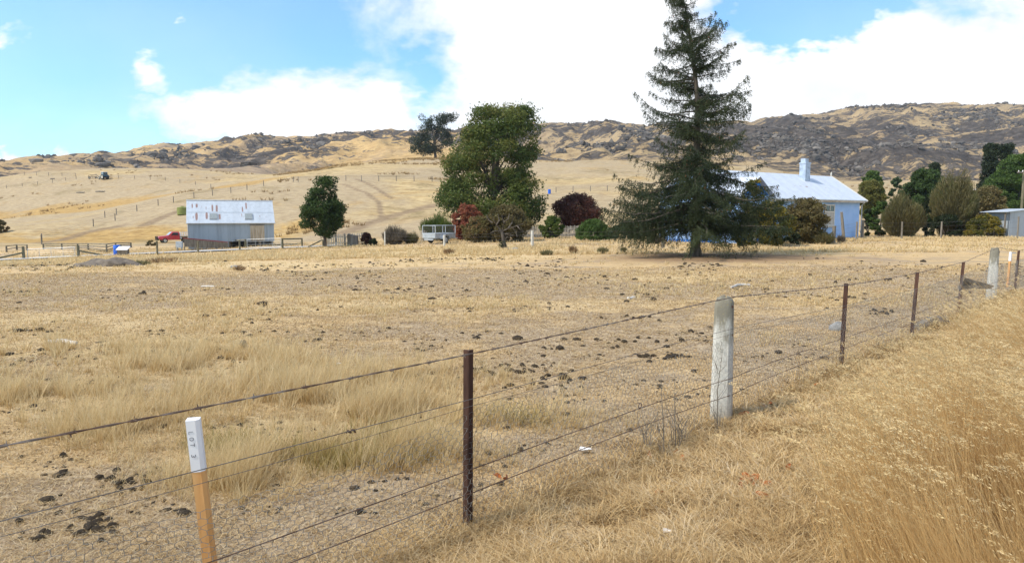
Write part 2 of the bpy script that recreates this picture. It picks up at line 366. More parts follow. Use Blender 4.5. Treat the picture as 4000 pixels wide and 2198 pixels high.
# ground of the paddock and verge
def paddock_mat():
    m, k, b, o = newmat('dry_paddock'); co = k.n('ShaderNodeTexCoord').outputs['Object']
    big = k.noise(k.mapping(co, (.75, 1, 1)), .16, 5, .62, .6); mid = k.noise(k.mapping(co, (.8, 1, 1)), .9, 5, .62, .4); fine = k.noise(co, 14, 6, .7, 1.2); fib = k.noise(k.mapping(co, (1, 2.2, 1)), 70, 4, .7, 2.0)
    straw = k.ramp(fib, [(.28, (.23, .145, .07)), (.43, (.46, .32, .16)), (.60, (.60, .435, .23)), (.75, (.69, .54, .32))])
    dirt = k.ramp(fine, [(.32, (.185, .135, .09)), (.5, (.355, .27, .175)), (.68, (.50, .395, .265))])
    pale = k.ramp(fib, [(.3, (.38, .27, .14)), (.55, (.60, .455, .25)), (.75, (.70, .56, .335))])
    d = k.m('ADD', k.m('MULTIPLY', k.m('SUBTRACT', big, .5), 1.6), k.m('MULTIPLY', k.m('SUBTRACT', mid, .5), 1.5))
    dm = k.smooth(k.m('ADD', d, k.attr('dirt')), -.06, .32)
    pm = k.smooth(k.m('ADD', k.m('MULTIPLY', d, -1.), k.attr('lush')), .12, .55)
    c = k.mix(dm, straw, dirt); c = k.mix(pm, c, pale)
    mot = k.noise(k.mapping(co, (.6, 1, 1)), 3.2, 6, .72, .5); c = k.mix(k.smooth(mot, .52, .66, 0, .6), c, (.19, .14, .09)); c = k.mix(k.smooth(mot, .46, .34, 0, .35), c, (.62, .49, .30))
    gold = k.smooth(k.noise(co, .28, 4, .6), .58, .72); c = k.mix(k.m('MULTIPLY', gold, .35), c, (.50, .30, .11))
    spk = k.smooth(k.noise(co, 30, 3, .6), .66, .74); c = k.mix(k.m('MULTIPLY', spk, .6), c, (.10, .075, .05))
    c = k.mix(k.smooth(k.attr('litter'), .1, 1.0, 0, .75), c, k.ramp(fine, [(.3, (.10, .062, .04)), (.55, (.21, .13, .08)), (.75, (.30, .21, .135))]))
    k.l(c, b.inputs['Base Color']); b.inputs['Roughness'].default_value = .95; b.inputs['Specular IOR Level'].default_value = .1
    bn = k.n('ShaderNodeBump'); bn.inputs['Strength'].default_value = .6; bn.inputs['Distance'].default_value = .03
    k.l(k.m('ADD', fine, k.m('MULTIPLY', fib, .5)), bn.inputs['Height']); k.l(bn.outputs[0], b.inputs['Normal'])
    return m
def hill_mat():
    m, k, b, o = newmat('golden_hill_grass'); co = k.n('ShaderNodeTexCoord').outputs['Object']
    big = k.noise(co, .022, 5, .6, .5); mid = k.noise(k.mapping(co, (.45, 1, 1)), .30, 7, .74, .8); fine = k.noise(k.mapping(co, (.55, 1, 1)), 1.3, 5, .72)
    c = k.ramp(k.m('ADD', k.m('MULTIPLY', mid, .55), k.m('MULTIPLY', fine, .45)), [(.34, (.14, .095, .045)), (.44, (.34, .24, .115)), (.53, (.48, .36, .18)), (.64, (.62, .475, .26))])
    g = k.ramp(fine, [(.3, (.27, .20, .12)), (.6, (.42, .33, .205)), (.75, (.50, .40, .26))])
    c = k.mix(k.smooth(k.m('ADD', big, k.attr('lush')), .40, .60), c, g)
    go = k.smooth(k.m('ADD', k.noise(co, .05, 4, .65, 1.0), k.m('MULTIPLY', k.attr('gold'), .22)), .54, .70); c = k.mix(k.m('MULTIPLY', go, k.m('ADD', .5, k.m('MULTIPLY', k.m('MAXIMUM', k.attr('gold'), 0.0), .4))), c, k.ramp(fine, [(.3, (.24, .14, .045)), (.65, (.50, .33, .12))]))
    sc_ = k.smooth(k.noise(k.mapping(co, (.6, 1, 1)), .55, 4, .7), .62, .74); c = k.mix(k.m('MULTIPLY', sc_, .6), c, (.19, .135, .07)); ol = k.smooth(k.noise(co, .09, 5, .68, .6), .56, .66); c = k.mix(k.m('MULTIPLY', ol, .6), c, k.ramp(fine, [(.3, (.12, .095, .04)), (.65, (.30, .225, .11))]))
    c = k.mix(k.smooth(k.attr('dirt'), .15, .9, 0, .8), c, k.ramp(fine, [(.3, (.15, .105, .065)), (.7, (.31, .225, .14))]))
    k.l(c, b.inputs['Base Color']); b.inputs['Roughness'].default_value = .95; b.inputs['Specular IOR Level'].default_value = .1
    bn = k.n('ShaderNodeBump'); bn.inputs['Strength'].default_value = .8; bn.inputs['Distance'].default_value = .5
    k.l(k.m('ADD', mid, k.m('MULTIPLY', fine, .5)), bn.inputs['Height']); k.l(bn.outputs[0], b.inputs['Normal'])
    return m
def rock_hill_mat():
    m, k, b, o = newmat('tussock_and_schist'); co = k.n('ShaderNodeTexCoord').outputs['Object']
    big = k.noise(co, .0075, 5, .6, .6); mid = k.noise(k.mapping(co, (.6, 1, 1.6)), .03, 7, .66, .7); fine = k.noise(k.mapping(co, (.7, 1, 1.5)), .14, 6, .7, .4)
    g = k.ramp(fine, [(.3, (.33, .21, .095)), (.5, (.48, .325, .145)), (.7, (.62, .43, .19))])
    g = k.mix(k.smooth(big, .42, .62), g, k.ramp(fine, [(.3, (.25, .185, .125)), (.7, (.40, .30, .20))]))
    rk = k.ramp(fine, [(.3, (.020, .016, .013)), (.5, (.056, .046, .039)), (.72, (.16, .135, .11))])
    f = k.m('ADD', k.m('ADD', k.m('MULTIPLY', mid, .85), k.m('MULTIPLY', fine, .75)), k.attr('rock'))
    g = k.mix(k.attr('sunlit_tint'), k.ramp(fine, [(.3, (.19, .135, .075)), (.5, (.35, .26, .145)), (.7, (.50, .375, .205))]), g)  # duller grass turns golden where sunlight on the ridge is painted in
    c = k.mix(k.smooth(f, .85, .93), g, rk)
    k.l(c, b.inputs['Base Color']); b.inputs['Roughness'].default_value = .95; b.inputs['Specular IOR Level'].default_value = .1
    bn = k.n('ShaderNodeBump'); bn.inputs['Strength'].default_value = 1.0; bn.inputs['Distance'].default_value = 4.
    k.l(k.m('ADD', mid, k.m('MULTIPLY', fine, .6)), bn.inputs['Height']); k.l(bn.outputs[0], b.inputs['Normal'])
    return m

# ------------------------------------------------------------------ ground sheet, hills, track
def polyd(X, Y, pts):
    d = np.full(X.shape, 1e9)
    for a, b in zip(pts[:-1], pts[1:]):
        ax, ay, bx, by = a[0], a[1], b[0], b[1]; dx, dy = bx - ax, by - ay
        t = np.clip(((X - ax) * dx + (Y - ay) * dy) / (dx * dx + dy * dy + 1e-9), 0, 1)
        d = np.minimum(d, np.hypot(X - ax - t * dx, Y - ay - t * dy))
    return d
TREE = atY(2717, 33.4)
US = np.linspace(-1.12, 1.12, 561); US = US * (1 + .45 * US ** 2) / 1.15
def sheet(name, rows, mat, attrs):
    Yg = rows[:, None] + 0 * US[None, :]; Xg = US[None, :] * (np.maximum(rows, -11)[:, None] + 15); Zg = H(Xg, np.maximum(Yg, .05))
    n, c = Xg.shape; V = np.stack([Xg, Yg, Zg], -1).reshape(-1, 3)
    i = np.arange(n - 1)[:, None] * c + np.arange(c - 1)[None, :]
    Q = np.stack([i, i + 1, i + 1 + c, i + c], -1).reshape(-1, 4)
    o = npmesh(name, V, Q, mat, None, {k: f(Xg, Yg).ravel() for k, f in attrs.items()}, True)
    return tag(o, kind='structure')
# bare and lush patches of the paddock, given where the photograph shows them
BARE = [hit(*p[:2]).to_tuple() + (p[2], p[3]) for p in ((250, 2050, 1.0, .5), (1650, 2060, .9, .5), (2350, 1130, 6, .35), (2600, 1290, 3.5, .3), (1900, 1090, 6, .3), (3400, 1250, 4.5, .3), (2850, 1350, 2.5, .25), (2250, 1700, .8, .4),
                                                             (150, 1440, 1.6, .4), (430, 1030, 5, .3), (1000, 1110, 7, .25), (3300, 1080, 8, .15), (700, 1350, 1.8, .2), (200, 1170, 4, .25))]
LUSH = [hit(*p[:2]).to_tuple() + (p[2], p[3]) for p in ((620, 1640, .75, 1), (1000, 1560, .8, 1), (1350, 1500, .8, 1), (1450, 1620, .6, 1), (1250, 1800, .42, 1), (1550, 1760, .4, 1), (900, 1880, .30, .8), (1950, 1640, .45, .8), (1600, 1480, .6, .8),
                                                             (450, 1350, 1.5, .8), (850, 1240, 1.9, .8), (1250, 1210, 2.0, .7), (1700, 1190, 2.3, .7), (380, 1240, 2.0, .6), (650, 1440, 1.2, .6), (1050, 1170, 2.6, .5), (2050, 1190, 2.0, .55), (2650, 1080, 2.5, .5), (1100, 1030, 6, .6),
                                                             (1700, 990, 6, .7), (1350, 985, 6, .6), (330, 1300, 1.5, .6), (60, 1380, 1.2, .5), (900, 1430, 1.0, .7), (200, 1560, .7, .5), (700, 1030, 5, .5), (3000, 985, 4, .4), (3700, 960, 6, .4), (3200, 1190, 1.6, .4))]
def spots(lst, X, Y, sy=.8):
    s = np.zeros_like(X)
    for x, y, z, r, k in lst: s = np.maximum(s, k * np.exp(-(((X - x) / (r * 1.5)) ** 2 + ((Y - y) / (r * sy)) ** 2)))
    return s
def lush_f(X, Y): return spots(LUSH, X, Y)
TRACKS = [[hit(*p) for p in q] for q in (
    [(1700, 800), (1560, 835), (1420, 880), (1290, 925)], [(560, 882), (660, 838), (735, 812)], [(150, 948), (330, 908), (480, 880)],
    [(1345, 722), (1430, 752), (1480, 790), (1490, 850)], [(1390, 700), (1470, 735), (1530, 775)])]
def hill_dirt(X, Y):
    d = np.zeros_like(X)
    for t, wd in zip(TRACKS, (1.6, 1.2, 1.2, .55, .55)): d = np.maximum(d, np.exp(-(polyd(X, Y, t) / wd) ** 2))
    return d
g_rows = np.concatenate([np.arange(-12, 0, 1.), np.arange(0, 9, .11), np.arange(9, 30, .3), np.arange(30, 80.01, .8)])
h_rows = np.concatenate([[g_rows[-1]], np.arange(81.2, 330, 1.5), [330.]])
r_rows = np.concatenate([[330.], np.arange(336, 1000, 4.), np.arange(1000, 1601, 25.)])
sheet('ground', g_rows, paddock_mat(), {
    'dirt': lambda X, Y: spots(BARE, X, Y) * 1.3 - .35 * (fdist(X, Y) < -.1) - .4 * lush_f(X, Y), 'lush': lambda X, Y: lush_f(X, Y) * .8 + .25 * (fdist(X, Y) < -.1),
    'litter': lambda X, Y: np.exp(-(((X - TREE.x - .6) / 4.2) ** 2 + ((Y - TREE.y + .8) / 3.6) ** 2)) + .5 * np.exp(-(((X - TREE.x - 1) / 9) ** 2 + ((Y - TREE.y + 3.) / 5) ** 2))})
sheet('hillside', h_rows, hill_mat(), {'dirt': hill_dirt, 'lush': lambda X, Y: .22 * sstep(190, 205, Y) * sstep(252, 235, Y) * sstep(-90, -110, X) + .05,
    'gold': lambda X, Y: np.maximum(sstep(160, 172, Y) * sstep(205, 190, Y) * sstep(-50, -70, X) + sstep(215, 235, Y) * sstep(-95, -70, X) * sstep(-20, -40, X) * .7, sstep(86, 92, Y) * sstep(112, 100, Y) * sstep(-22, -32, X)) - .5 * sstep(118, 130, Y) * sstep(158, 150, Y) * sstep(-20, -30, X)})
def rock_f(X, Y):
    u = X / np.maximum(Y, 1); v = fbm(X / 120, Y / 120, 3, 51) - .5
    return .075 + .04 * sstep(.05, .35, u) + .30 * v
sheet('rocky_hills', r_rows, rock_hill_mat(), {'rock': rock_f, 'sunlit_tint': lambda X, Y: np.clip(.15 + .75 * sstep(.12, -.12, X / np.maximum(Y, 1)) + .5 * sstep(.62, .74, fbm(X / 150, Y / 110, 3, 57)), 0, 1)})  # sunlit left ridge and bright patches painted into the grass colour
def ribbon(name, pts, wd, mat, lift=.05):
    P = [Vector(p) for p in pts]; d = []
    for a, b in zip(P[:-1], P[1:]):
        n = max(2, int((b - a).length / .8)); d += [a.lerp(b, i / n) for i in range(n)]
    d.append(P[-1]); vs, fs = [], []; m = 5
    for i, p in enumerate(d):
        t = d[min(i + 1, len(d) - 1)] - d[max(i - 1, 0)]; s = Vector((-t.y, t.x, 0)).normalized()
        for j in range(m):
            q = p + s * wd * (j / (m - 1) - .5); vs.append((q.x, q.y, h1(q.x, q.y) + lift))
    for i in range(len(d) - 1):
        for j in range(m - 1): fs.append((i * m + j, i * m + j + 1, (i + 1) * m + j + 1, (i + 1) * m + j))
    b = MB(); b.add(vs, fs); return tag(b.build(name, mat, None, True), kind='structure')
LANE = [hit(px, py) for px, py in ((-350, 1030), (0, 1017), (160, 1010), (311, 1003), (470, 996), (620, 990), (777, 983), (940, 977), (1100, 970), (1200, 967), (1330, 960))]
MT['gravel'] = noisy('pale_gravel', sp((.30, .29, .27), (.42, .41, .39), (.50, .49, .47)), 2.5, 6, .95, .4, 8)
ribbon('gravel_track', LANE, 3.0, MT['gravel'], .10)
# ------------------------------------------------------------------ the wire fence along the verge
def fpt(t, dz=0., off=0.):
    x = FOOT[0] + FD[0] * t + FN[0] * off; y = FOOT[1] + FD[1] * t + FN[1] * off
    return Vector((x, y, h1(x, y) + dz))
T0, STEP = 2.61, 3.09
LEAN = {-1: 0, 0: .012, 1: 0, 2: .055, 3: .15, 4: .22, 5: .09, 6: .21, 7: .1, 8: .12}
def post_top(i, z):
    """point of post i at height z above its foot (posts lean along the line)"""
    p = fpt(T0 + STEP * i); return p + Vector((FD[0], FD[1], 0)) * LEAN[i] * z + Vector((0, 0, z))
org = fpt(T0)
fence = thing('wire_fence', 'barbed wire and netting fence on rusty steel posts along the grassy verge', 'fence', org)
def loc(p): return Vector(p) - org
PH = {-1: 1.05, 0: 1.05, 1: 1.10, 2: 1.0, 3: .99, 4: .99, 5: 1.12, 6: 1.0, 7: 1.0, 8: 1.1}
plab = {0: 'rusty steel post nearest the middle of the photo', 1: 'stout octagonal concrete post with lichened top', 2: 'rusty steel post just beyond the concrete post',
        3: 'leaning rusty steel post by the half-buried log', 4: 'leaning rusty steel post with a board caught on it', 5: 'far pale concrete post', 6: 'leaning rusty steel post at the far end'}
def steel_post(i):
    b = MB(); a = loc(post_top(i, -.25)); h = PH[i]; M = Matrix.Rotation(math.atan(LEAN[i]), 3, Vector((-FD[1], FD[0], 0)).normalized())
    # Y-section star post: a flange and two wings
    for ang in (0., 2.1, 4.19):
        ca, sa = math.cos(ang + .6), math.sin(ang + .6); wd, th = .030, .0045; vs = []
        for z in (0, h + .25):
            for q, s in ((0, -th), (wd, -th), (wd, th), (0, th)):
                v = M @ Vector((ca * q - sa * s, sa * q + ca * s, z)); vs.append(a + v)
        b.add(vs, [(0, 3, 2, 1), (4, 5, 6, 7), (0, 1, 5, 4), (1, 2, 6, 5), (2, 3, 7, 6), (3, 0, 4, 7)])
    o = b.build('post', MT['post_rust'], fence)
    if i in plab: o['label'] = plab[i]
def concrete_pole(i):
    p = loc(fpt(T0 + STEP * i)); b = MB(); rng = np.random.default_rng(30 + i); vs, fs = [], []
    zs = [-.3, 0, .3, .6, .85, 1.0, 1.06, PH[i] - .01, PH[i]]; rr = [.098, .094, .090, .085, .081, .080, .078, .066, .03]; n = 16
    ya = math.atan2(FD[1], FD[0]) + .35
    for k, (z, r) in enumerate(zip(zs, rr)):
        for j in range(n):
            t = 2 * math.pi * (j + .5) / n; m = 1 / max(abs(math.cos(t)), abs(math.sin(t))); m = min(m, 1.17) * r * (1 + .012 * rng.standard_normal() * (3 if k > 6 else 1))
            x, y = m * math.cos(t), m * math.sin(t); vs.append((x * math.cos(ya) - y * math.sin(ya) + FD[0] * LEAN[i] * z, x * math.sin(ya) + y * math.cos(ya) + FD[1] * LEAN[i] * z, z + (.012 * rng.standard_normal() if k > 6 else 0)))
    for k in range(len(zs) - 1):
        for j in range(n): fs.append((k * n + j, k * n + (j + 1) % n, (k + 1) * n + (j + 1) % n, (k + 1) * n + j))
    fs.append(tuple(range((len(zs) - 1) * n, len(zs) * n))); b.add(vs, fs)
    o = b.build('post', MT['concrete'], fence, True); o.location = p; o['label'] = plab[i]
    for z in (1.03, .78, .40, .25, .60):
        q = Vector((-FN[0], -FN[1], 0)) * .083 + Vector((FD[0], FD[1], 0)) * (LEAN[i] * z - .02)
        s = MB(); s.box((q.x, q.y, z), (.02, .02, .02)); s.build('staple', MT['post_rust'], o)
for i in range(-1, 9): (concrete_pole if i in (1, 5) else steel_post)(i)
IDX = list(range(-1, 9))
def wire_path(z, sag, off, k=10, jit=0.):
    out = []
    for i, j in zip(IDX[:-1], IDX[1:]):
        zi = z * (1.03 if i in (1, 5) else 1) * PH[i] / 1.05; zj = z * (1.03 if j in (1, 5) else 1) * PH[j] / 1.05
        a, b = post_top(i, zi), post_top(j, zj); oa, ob = ((.085 if q in (1, 5) else .022) for q in (i, j))
        for s in range(k):
            f = s / k; p = a.lerp(b, f); p.z -= sag * 4 * f * (1 - f); o = (oa * (1 - f) ** 4 + ob * f ** 4 + .015) * off
            out.append(p + Vector((FN[0], FN[1], 0)) * o)
    return out
def wires(name, mat, z, r, sag, side, label=None):
    b = MB(); P = [loc(p) for p in wire_path(z, sag, side)]; b.tube(P, r, 5); return b.build(name, mat, fence, True, label)
wires('plain_wire', MT['wire'], .775, .0022, .012, -1, 'grey plain wire second from the top')
wires('plain_wire', MT['wire'], .735, .0014, .03, -1, 'thin slack wire carrying the top edge of the netting')
wires('plain_wire', MT['wire_rust'], .365, .0030, .008, -1, 'rusty plain wire above the lowest')
wires('plain_wire', MT['wire_rust'], .225, .0030, .006, -1, 'rusty plain wire lowest on the posts')
P = wire_path(1.035, .012, -1, 90); rng = np.random.default_rng(3)
A, B = [], []
for i, p in enumerate(P):
    t = i * .9; s = Vector((FN[0], FN[1], 0)) * math.cos(t) * .0026 + Vector((0, 0, 1)) * math.sin(t) * .0026; A.append(loc(p + s)); B.append(loc(p - s))
b = MB(); b.tube(A, .0023, 4); b.tube(B, .0023, 4)
acc = 0.
for p, q in zip(P[:-1], P[1:]):
    acc += (q - p).length
    if acc > .19 + .05 * rng.random():
        acc = 0; c = loc(p); d = (q - p).normalized(); b.tube([c - d * .012, c + d * .012], .0062, 5)
        for k in range(4):
            a_ = rng.uniform(0, 6.28); v = Vector((FN[0], FN[1], 0)) * math.cos(a_) + Vector((0, 0, 1)) * math.sin(a_); e = c + d * rng.uniform(-.01, .01)
            b.tube([e, e + v * .017 + d * rng.uniform(-.008, .008)], [.0022, .0009], 4)
b.build('barbed_wire', MT['barb'], fence, False, 'twisted two-strand barbed wire along the top')
kn = MB(); c = loc(fpt(T0 - .78, .77, -.015)); 
for k in range(7): a_ = k * .9; kn.tube([c + Vector((FD[0], FD[1], 0)) * (k * .008 - .03), c + Vector((FD[0] * (k * .008 - .024), FD[1] * (k * .008 - .024), .012 * math.sin(a_ * 2)))], .0045, 5)
kn.build('wire_knot', MT['wire_rust'], fence); kn = MB(); c = loc(fpt(T0 + 1.75, .39, -.015))
kn.tube([c + Vector((FD[0], FD[1], 0)) * (.022 * math.cos(t)) + Vector((0, 0, .018 * math.sin(t))) for t in np.linspace(0, 6.28, 12)], .0035, 5)
kn.build('wire_knot', MT['wire_rust'], fence)
# hexagonal wire netting tied to the lower wires
def netting():
    cw, ch = .052, .045; V, Q = [], []; rng = np.random.default_rng(8); n0, n1 = int((T0 - STEP - .2) / cw), int((T0 + STEP * 7.4) / cw); cache = {}
    tt = np.arange(n0 - 2, n1 + 3) * cw / 2.
    def top(t): return .60 + .14 * float(sstep(T0 - 1.2, T0 + .5, np.array(t))) + .02 * math.sin(t * 2.1)
    gz = {}
    def pt(t, z):
        key = (round(t, 3), round(z, 3))
        if key not in cache:
            g = round(t / .25)
            if g not in gz: gz[g] = fpt(g * .25).z
            f = t / .25 - math.floor(t / .25); g0 = math.floor(t / .25)
            for q in (g0, g0 + 1):
                if q not in gz: gz[q] = fpt(q * .25).z
            zz = gz[g0] * (1 - f) + gz[g0 + 1] * f; o = -.022 - .02 * math.sin(t * 3.3) * math.sin(z * 7)
            x = FOOT[0] + FD[0] * t + FN[0] * o; y = FOOT[1] + FD[1] * t + FN[1] * o
            cache[key] = np.array((x + rng.normal(0, .003), y + rng.normal(0, .003), zz + z * top(t) / .74 + .012 * math.sin(t * 9 + z * 11) + rng.normal(0, .003)))
        return cache[key]
    r = .0011
    def seg(a, b, r=r):
        d = b - a; d = d / (np.linalg.norm(d) + 1e-9); u = np.cross(d, (.6, -.5, .62)); u /= np.linalg.norm(u); v = np.cross(d, u); o = len(V)
        for e in (a, b):
            for k in range(3): an = 2.094 * k; V.append(e + (u * math.cos(an) + v * math.sin(an)) * r)
        for k in range(3): Q.append((o + k, o + (k + 1) % 3, o + 3 + (k + 1) % 3, o + 3 + k))
    rows = int(.74 / (ch * .75)) 
    for j in range(rows):
        z0 = .01 + j * ch * .75
        for i in range(n0, n1):
            t = (i + (.5 if j % 2 else 0)) * cw
            a, bb, c2 = pt(t, z0 + ch * .25), pt(t, z0 + ch * .75), None
            seg(a, bb, r * 1.5)
            up_ = pt(t + cw / 2, z0 + ch); ul = pt(t - cw / 2, z0 + ch)
            seg(bb, up_); seg(bb, ul)
    V_ = np.array(V) - np.array(org); npmesh('netting', V_, np.array(Q), MT['net'], fence)
netting()

# ------------------------------------------------------------------ white-topped survey pegs
def peg(p, h, wd, lx, ly, label, text=True, yaw=.25):
    t = thing('survey_peg', label, 'peg', p, yaw)
    def pr(z): return (lx * z, ly * z)
    def prism(z0, z1, w_, bev=False):
        b = MB(); vs = []; c = w_ * .28
        oct_ = [(-w_ / 2, -w_ / 2), (w_ / 2 - c, -w_ / 2), (w_ / 2, -w_ / 2 + c), (w_ / 2, w_ / 2), (-w_ / 2, w_ / 2)]
        for z in (z0, z1):
            for x, y in oct_: vs.append((x + lx * z, y + ly * z, z))
        n = 5; b.add(vs, [tuple(range(n))[::-1], tuple(range(n, 2 * n))] + [(i, (i + 1) % n, (i + 1) % n + n, i + n) for i in range(n)]); return b
    z1 = h - .235
    prism(-.15, z1, wd).build('stake', MT['pine_wood'], t)
    top = prism(z1, h, wd + .003).build('painted_top', MT['white_paint'], t)
    if text:
        b = MB(); y = -wd / 2 - .0022
        S = {'L': [[(0, 1), (0, 0), (.6, 0)]], 'O': [[(.35 + .35 * math.cos(a), .5 + .5 * math.sin(a)) for a in np.linspace(0, 6.283, 13)]], 'T': [[(0, 1), (.75, 1)], [(.37, 1), (.37, 0)]],
             '3': [[(0, .95), (.45, 1), (.6, .75), (.2, .52), (.62, .3), (.4, .02), (0, .06)]]}
        z = h - .050
        for ch in 'LOT 3':
            if ch == ' ': z -= .026; continue
            for st in S[ch]:                       # letters run down the peg, turned a quarter to the right
                pts = [(-.0155 + .017 * v + lx * (z - .020 * u) - .003, y + ly * (z - .020 * u), z - .020 * u) for u, v in st]; b.tube(pts, .0011, 4)
            z -= .026
        b.build('lettering', MT['ink'], top)
    return t
pp = hit(862, 2198); u, e = ray(795, 1640)
SP = Vector((float(ray(838, 2250)[0]) * 3.02, 3.02, 0)); SP.z = h1(SP.x, SP.y)
zt = zat(1645, 3.05); hh = (zt - SP.z); lx = (float(ray(764, 1645)[0]) * 3.04 - SP.x) / hh
peg(SP, hh + .02, .052, lx * .97, .02, 'orange-tan wooden peg with white top lettered LOT 3 behind the near fence')
q = hit(3936, 1122); peg(q, .92, .05, .05, 0, 'small far survey peg with white top beside the last leaning steel post', False, .5)

# ------------------------------------------------------------------ grass
def blades(name, X, Y, h, wd, lean, rnd, mat, label, cat='grass', curve=.35, laz=None, zoff=0., levels=3, extra=None, build=True):
    """ribbon blades: h height, lean (n,2) horizontal throw of the tip as a fraction of the height"""
    n = len(X); g = np.random.default_rng(n); Z = H(X, Y) + zoff
    az = g.uniform(0, math.pi, n) if laz is None else laz
    sx, sy = np.cos(az), np.sin(az); ts = np.linspace(0, 1, levels); V = np.empty((n, levels, 2, 3)); tip = np.empty((n, levels, 2))
    for k, t in enumerate(ts):
        b = t * (1 - curve) + curve * t * t; w = wd * (1 - t) ** .7 * .5 + .06 * wd
        zz = h * (t - .25 * curve * t * t * np.hypot(lean[:, 0], lean[:, 1]))
        for s, sg in enumerate((-1, 1)):
            V[:, k, s, 0] = X + lean[:, 0] * h * b + sg * sx * w; V[:, k, s, 1] = Y + lean[:, 1] * h * b + sg * sy * w; V[:, k, s, 2] = Z + zz
        tip[:, k, :] = t
    base = np.arange(n)[:, None, None] * levels * 2 + np.arange(levels - 1)[None, :, None] * 2
    Q = (base + np.array([0, 1, 3, 2])[None, None, :]).reshape(-1, 4)
    out = (V.reshape(-1, 3), Q, tip.reshape(-1), np.repeat(rnd, levels * 2))
    if not build: return out
    o = npmesh(name, out[0], out[1], mat, None, {'tip': out[2], 'rnd': out[3]}); tag(o, label, cat, kind='stuff'); return o
def spread(n, y0, y1, u0, u1, seed, pw=1.):
    g = np.random.default_rng(seed); a = g.random(n)
    if pw == 1.: Y = 1 / (1 / y1 + (1 / y0 - 1 / y1) * a)
    else: Y = y0 * (y1 / y0) ** a
    return g.uniform(u0, u1, n) * Y, Y, g
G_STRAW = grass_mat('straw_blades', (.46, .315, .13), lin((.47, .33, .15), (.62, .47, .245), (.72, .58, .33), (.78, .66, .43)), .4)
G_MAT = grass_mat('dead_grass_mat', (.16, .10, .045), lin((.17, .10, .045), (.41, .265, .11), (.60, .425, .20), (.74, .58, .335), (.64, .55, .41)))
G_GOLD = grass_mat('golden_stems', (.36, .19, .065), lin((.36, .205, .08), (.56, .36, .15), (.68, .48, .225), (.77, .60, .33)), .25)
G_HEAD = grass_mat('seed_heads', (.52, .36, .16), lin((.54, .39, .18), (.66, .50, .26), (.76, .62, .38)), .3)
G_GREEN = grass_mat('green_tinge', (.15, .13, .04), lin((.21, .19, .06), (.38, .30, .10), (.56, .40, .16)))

# matted dead grass on the verge between the fence and the tall grass
X, Y, g = spread(700000, 1.9, 17, -.62, .85, 11, 2.); d = fdist(X, Y)
k = (d < .12 + .12 * g.standard_normal(len(X))) & (d > -3.6) & (fbm(X / .35, Y / .35, 3, 3) + .35 * g.random(len(X)) > .50); X, Y = X[k], Y[k]; n = len(X)
a = g.uniform(0, 6.283, n); L = g.uniform(.6, 2.6, n); h = g.uniform(.015, .085, n) * (.45 + 1.5 * fbm(X / .28, Y / .28, 3, 8))
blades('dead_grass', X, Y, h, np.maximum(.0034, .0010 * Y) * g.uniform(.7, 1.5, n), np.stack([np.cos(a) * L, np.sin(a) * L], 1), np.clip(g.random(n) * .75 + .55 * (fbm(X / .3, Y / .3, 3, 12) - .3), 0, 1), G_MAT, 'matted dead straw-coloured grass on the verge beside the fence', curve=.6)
# short clumps at the foot of the fence and on the mat
def clumps(n, nb, y0, y1, u0, u1, seed, ok, hr, mat, name, label, spreadr=.05, leanr=.35, wd=.003, wk=.0008, bias=(0, 0), levels=3, curve=.4, pw=2., hfun=None, thr=1.):
    X, Y, g = spread(n, y0, y1, u0, u1, seed, pw); p = ok(X, Y); k = g.random(n) < p * thr; X, Y = X[k], Y[k]; m = len(X)
    hc = g.uniform(*hr, m) * (1 if hfun is None else hfun(X, Y)); rc = g.random(m)
    X, Y, hc, rc = (np.repeat(q, nb) for q in (X, Y, hc, rc)); N = len(X); r = spreadr * np.sqrt(g.random(N)) * (1 + Y / 22); a = g.uniform(0, 6.283, N)
    dx, dy = r * np.cos(a), r * np.sin(a); la = np.abs(g.normal(0, leanr, N)); la2 = g.uniform(0, 6.283, N)
    lean = np.stack([np.cos(a) * leanr * .6 + np.cos(la2) * la + bias[0], np.sin(a) * leanr * .6 + np.sin(la2) * la + bias[1]], 1)
    return blades(name, X + dx, Y + dy, hc * g.uniform(.55, 1.1, N), np.maximum(wd, wk * Y), lean, np.clip(.55 * rc + .45 * g.random(N), 0, 1), mat, label, levels=levels, curve=curve)
clumps(9000, 12, 2.2, 16, -.5, .85, 21, lambda X, Y: np.exp(-((fdist(X, Y) + .02) / .10) ** 2) * .7 + .16 * ((fdist(X, Y) < 0) & (fdist(X, Y) > -1.6)), (.06, .20), G_MAT, 'fence_line_grass', 'dry grass clumps growing along the foot of the netting', .04, .45)
# tall seeding grass on the right-hand verge
def tall_ok(X, Y):
    d = fdist(X, Y); n_ = fbm(X / .9, Y / .9, 3, 61); edge = np.interp(Y, [1.4, 2.6, 4.3, 7.4, 12, 20], [-2.8, -1.9, -1.62, -1.75, -2.0, -2.2]) - .55 * (n_ - .5)
    return sstep(0, -.35, d - edge) * (.12 + .82 * sstep(.40, .60, fbm(X / .40, Y / .40, 2, 66))) * sstep(-9, -6, d) * (X > .25)
X, Y, g = spread(125000, 1.45, 22, .05, 1.15, 31, 2.); k = g.random(len(X)) < tall_ok(X, Y); X, Y = X[k], Y[k]; n = len(X)
X = np.repeat(X, 2) + g.normal(0, .02, 2 * n); Y = np.repeat(Y, 2) + g.normal(0, .02, 2 * n); n *= 2
hh_ = g.uniform(.40, .95, n) * (.62 + .65 * fbm(X / 1.3, Y / 1.3, 2, 71)) * (.60 + .40 * sstep(-1.0, -1.9, fdist(X, Y)))
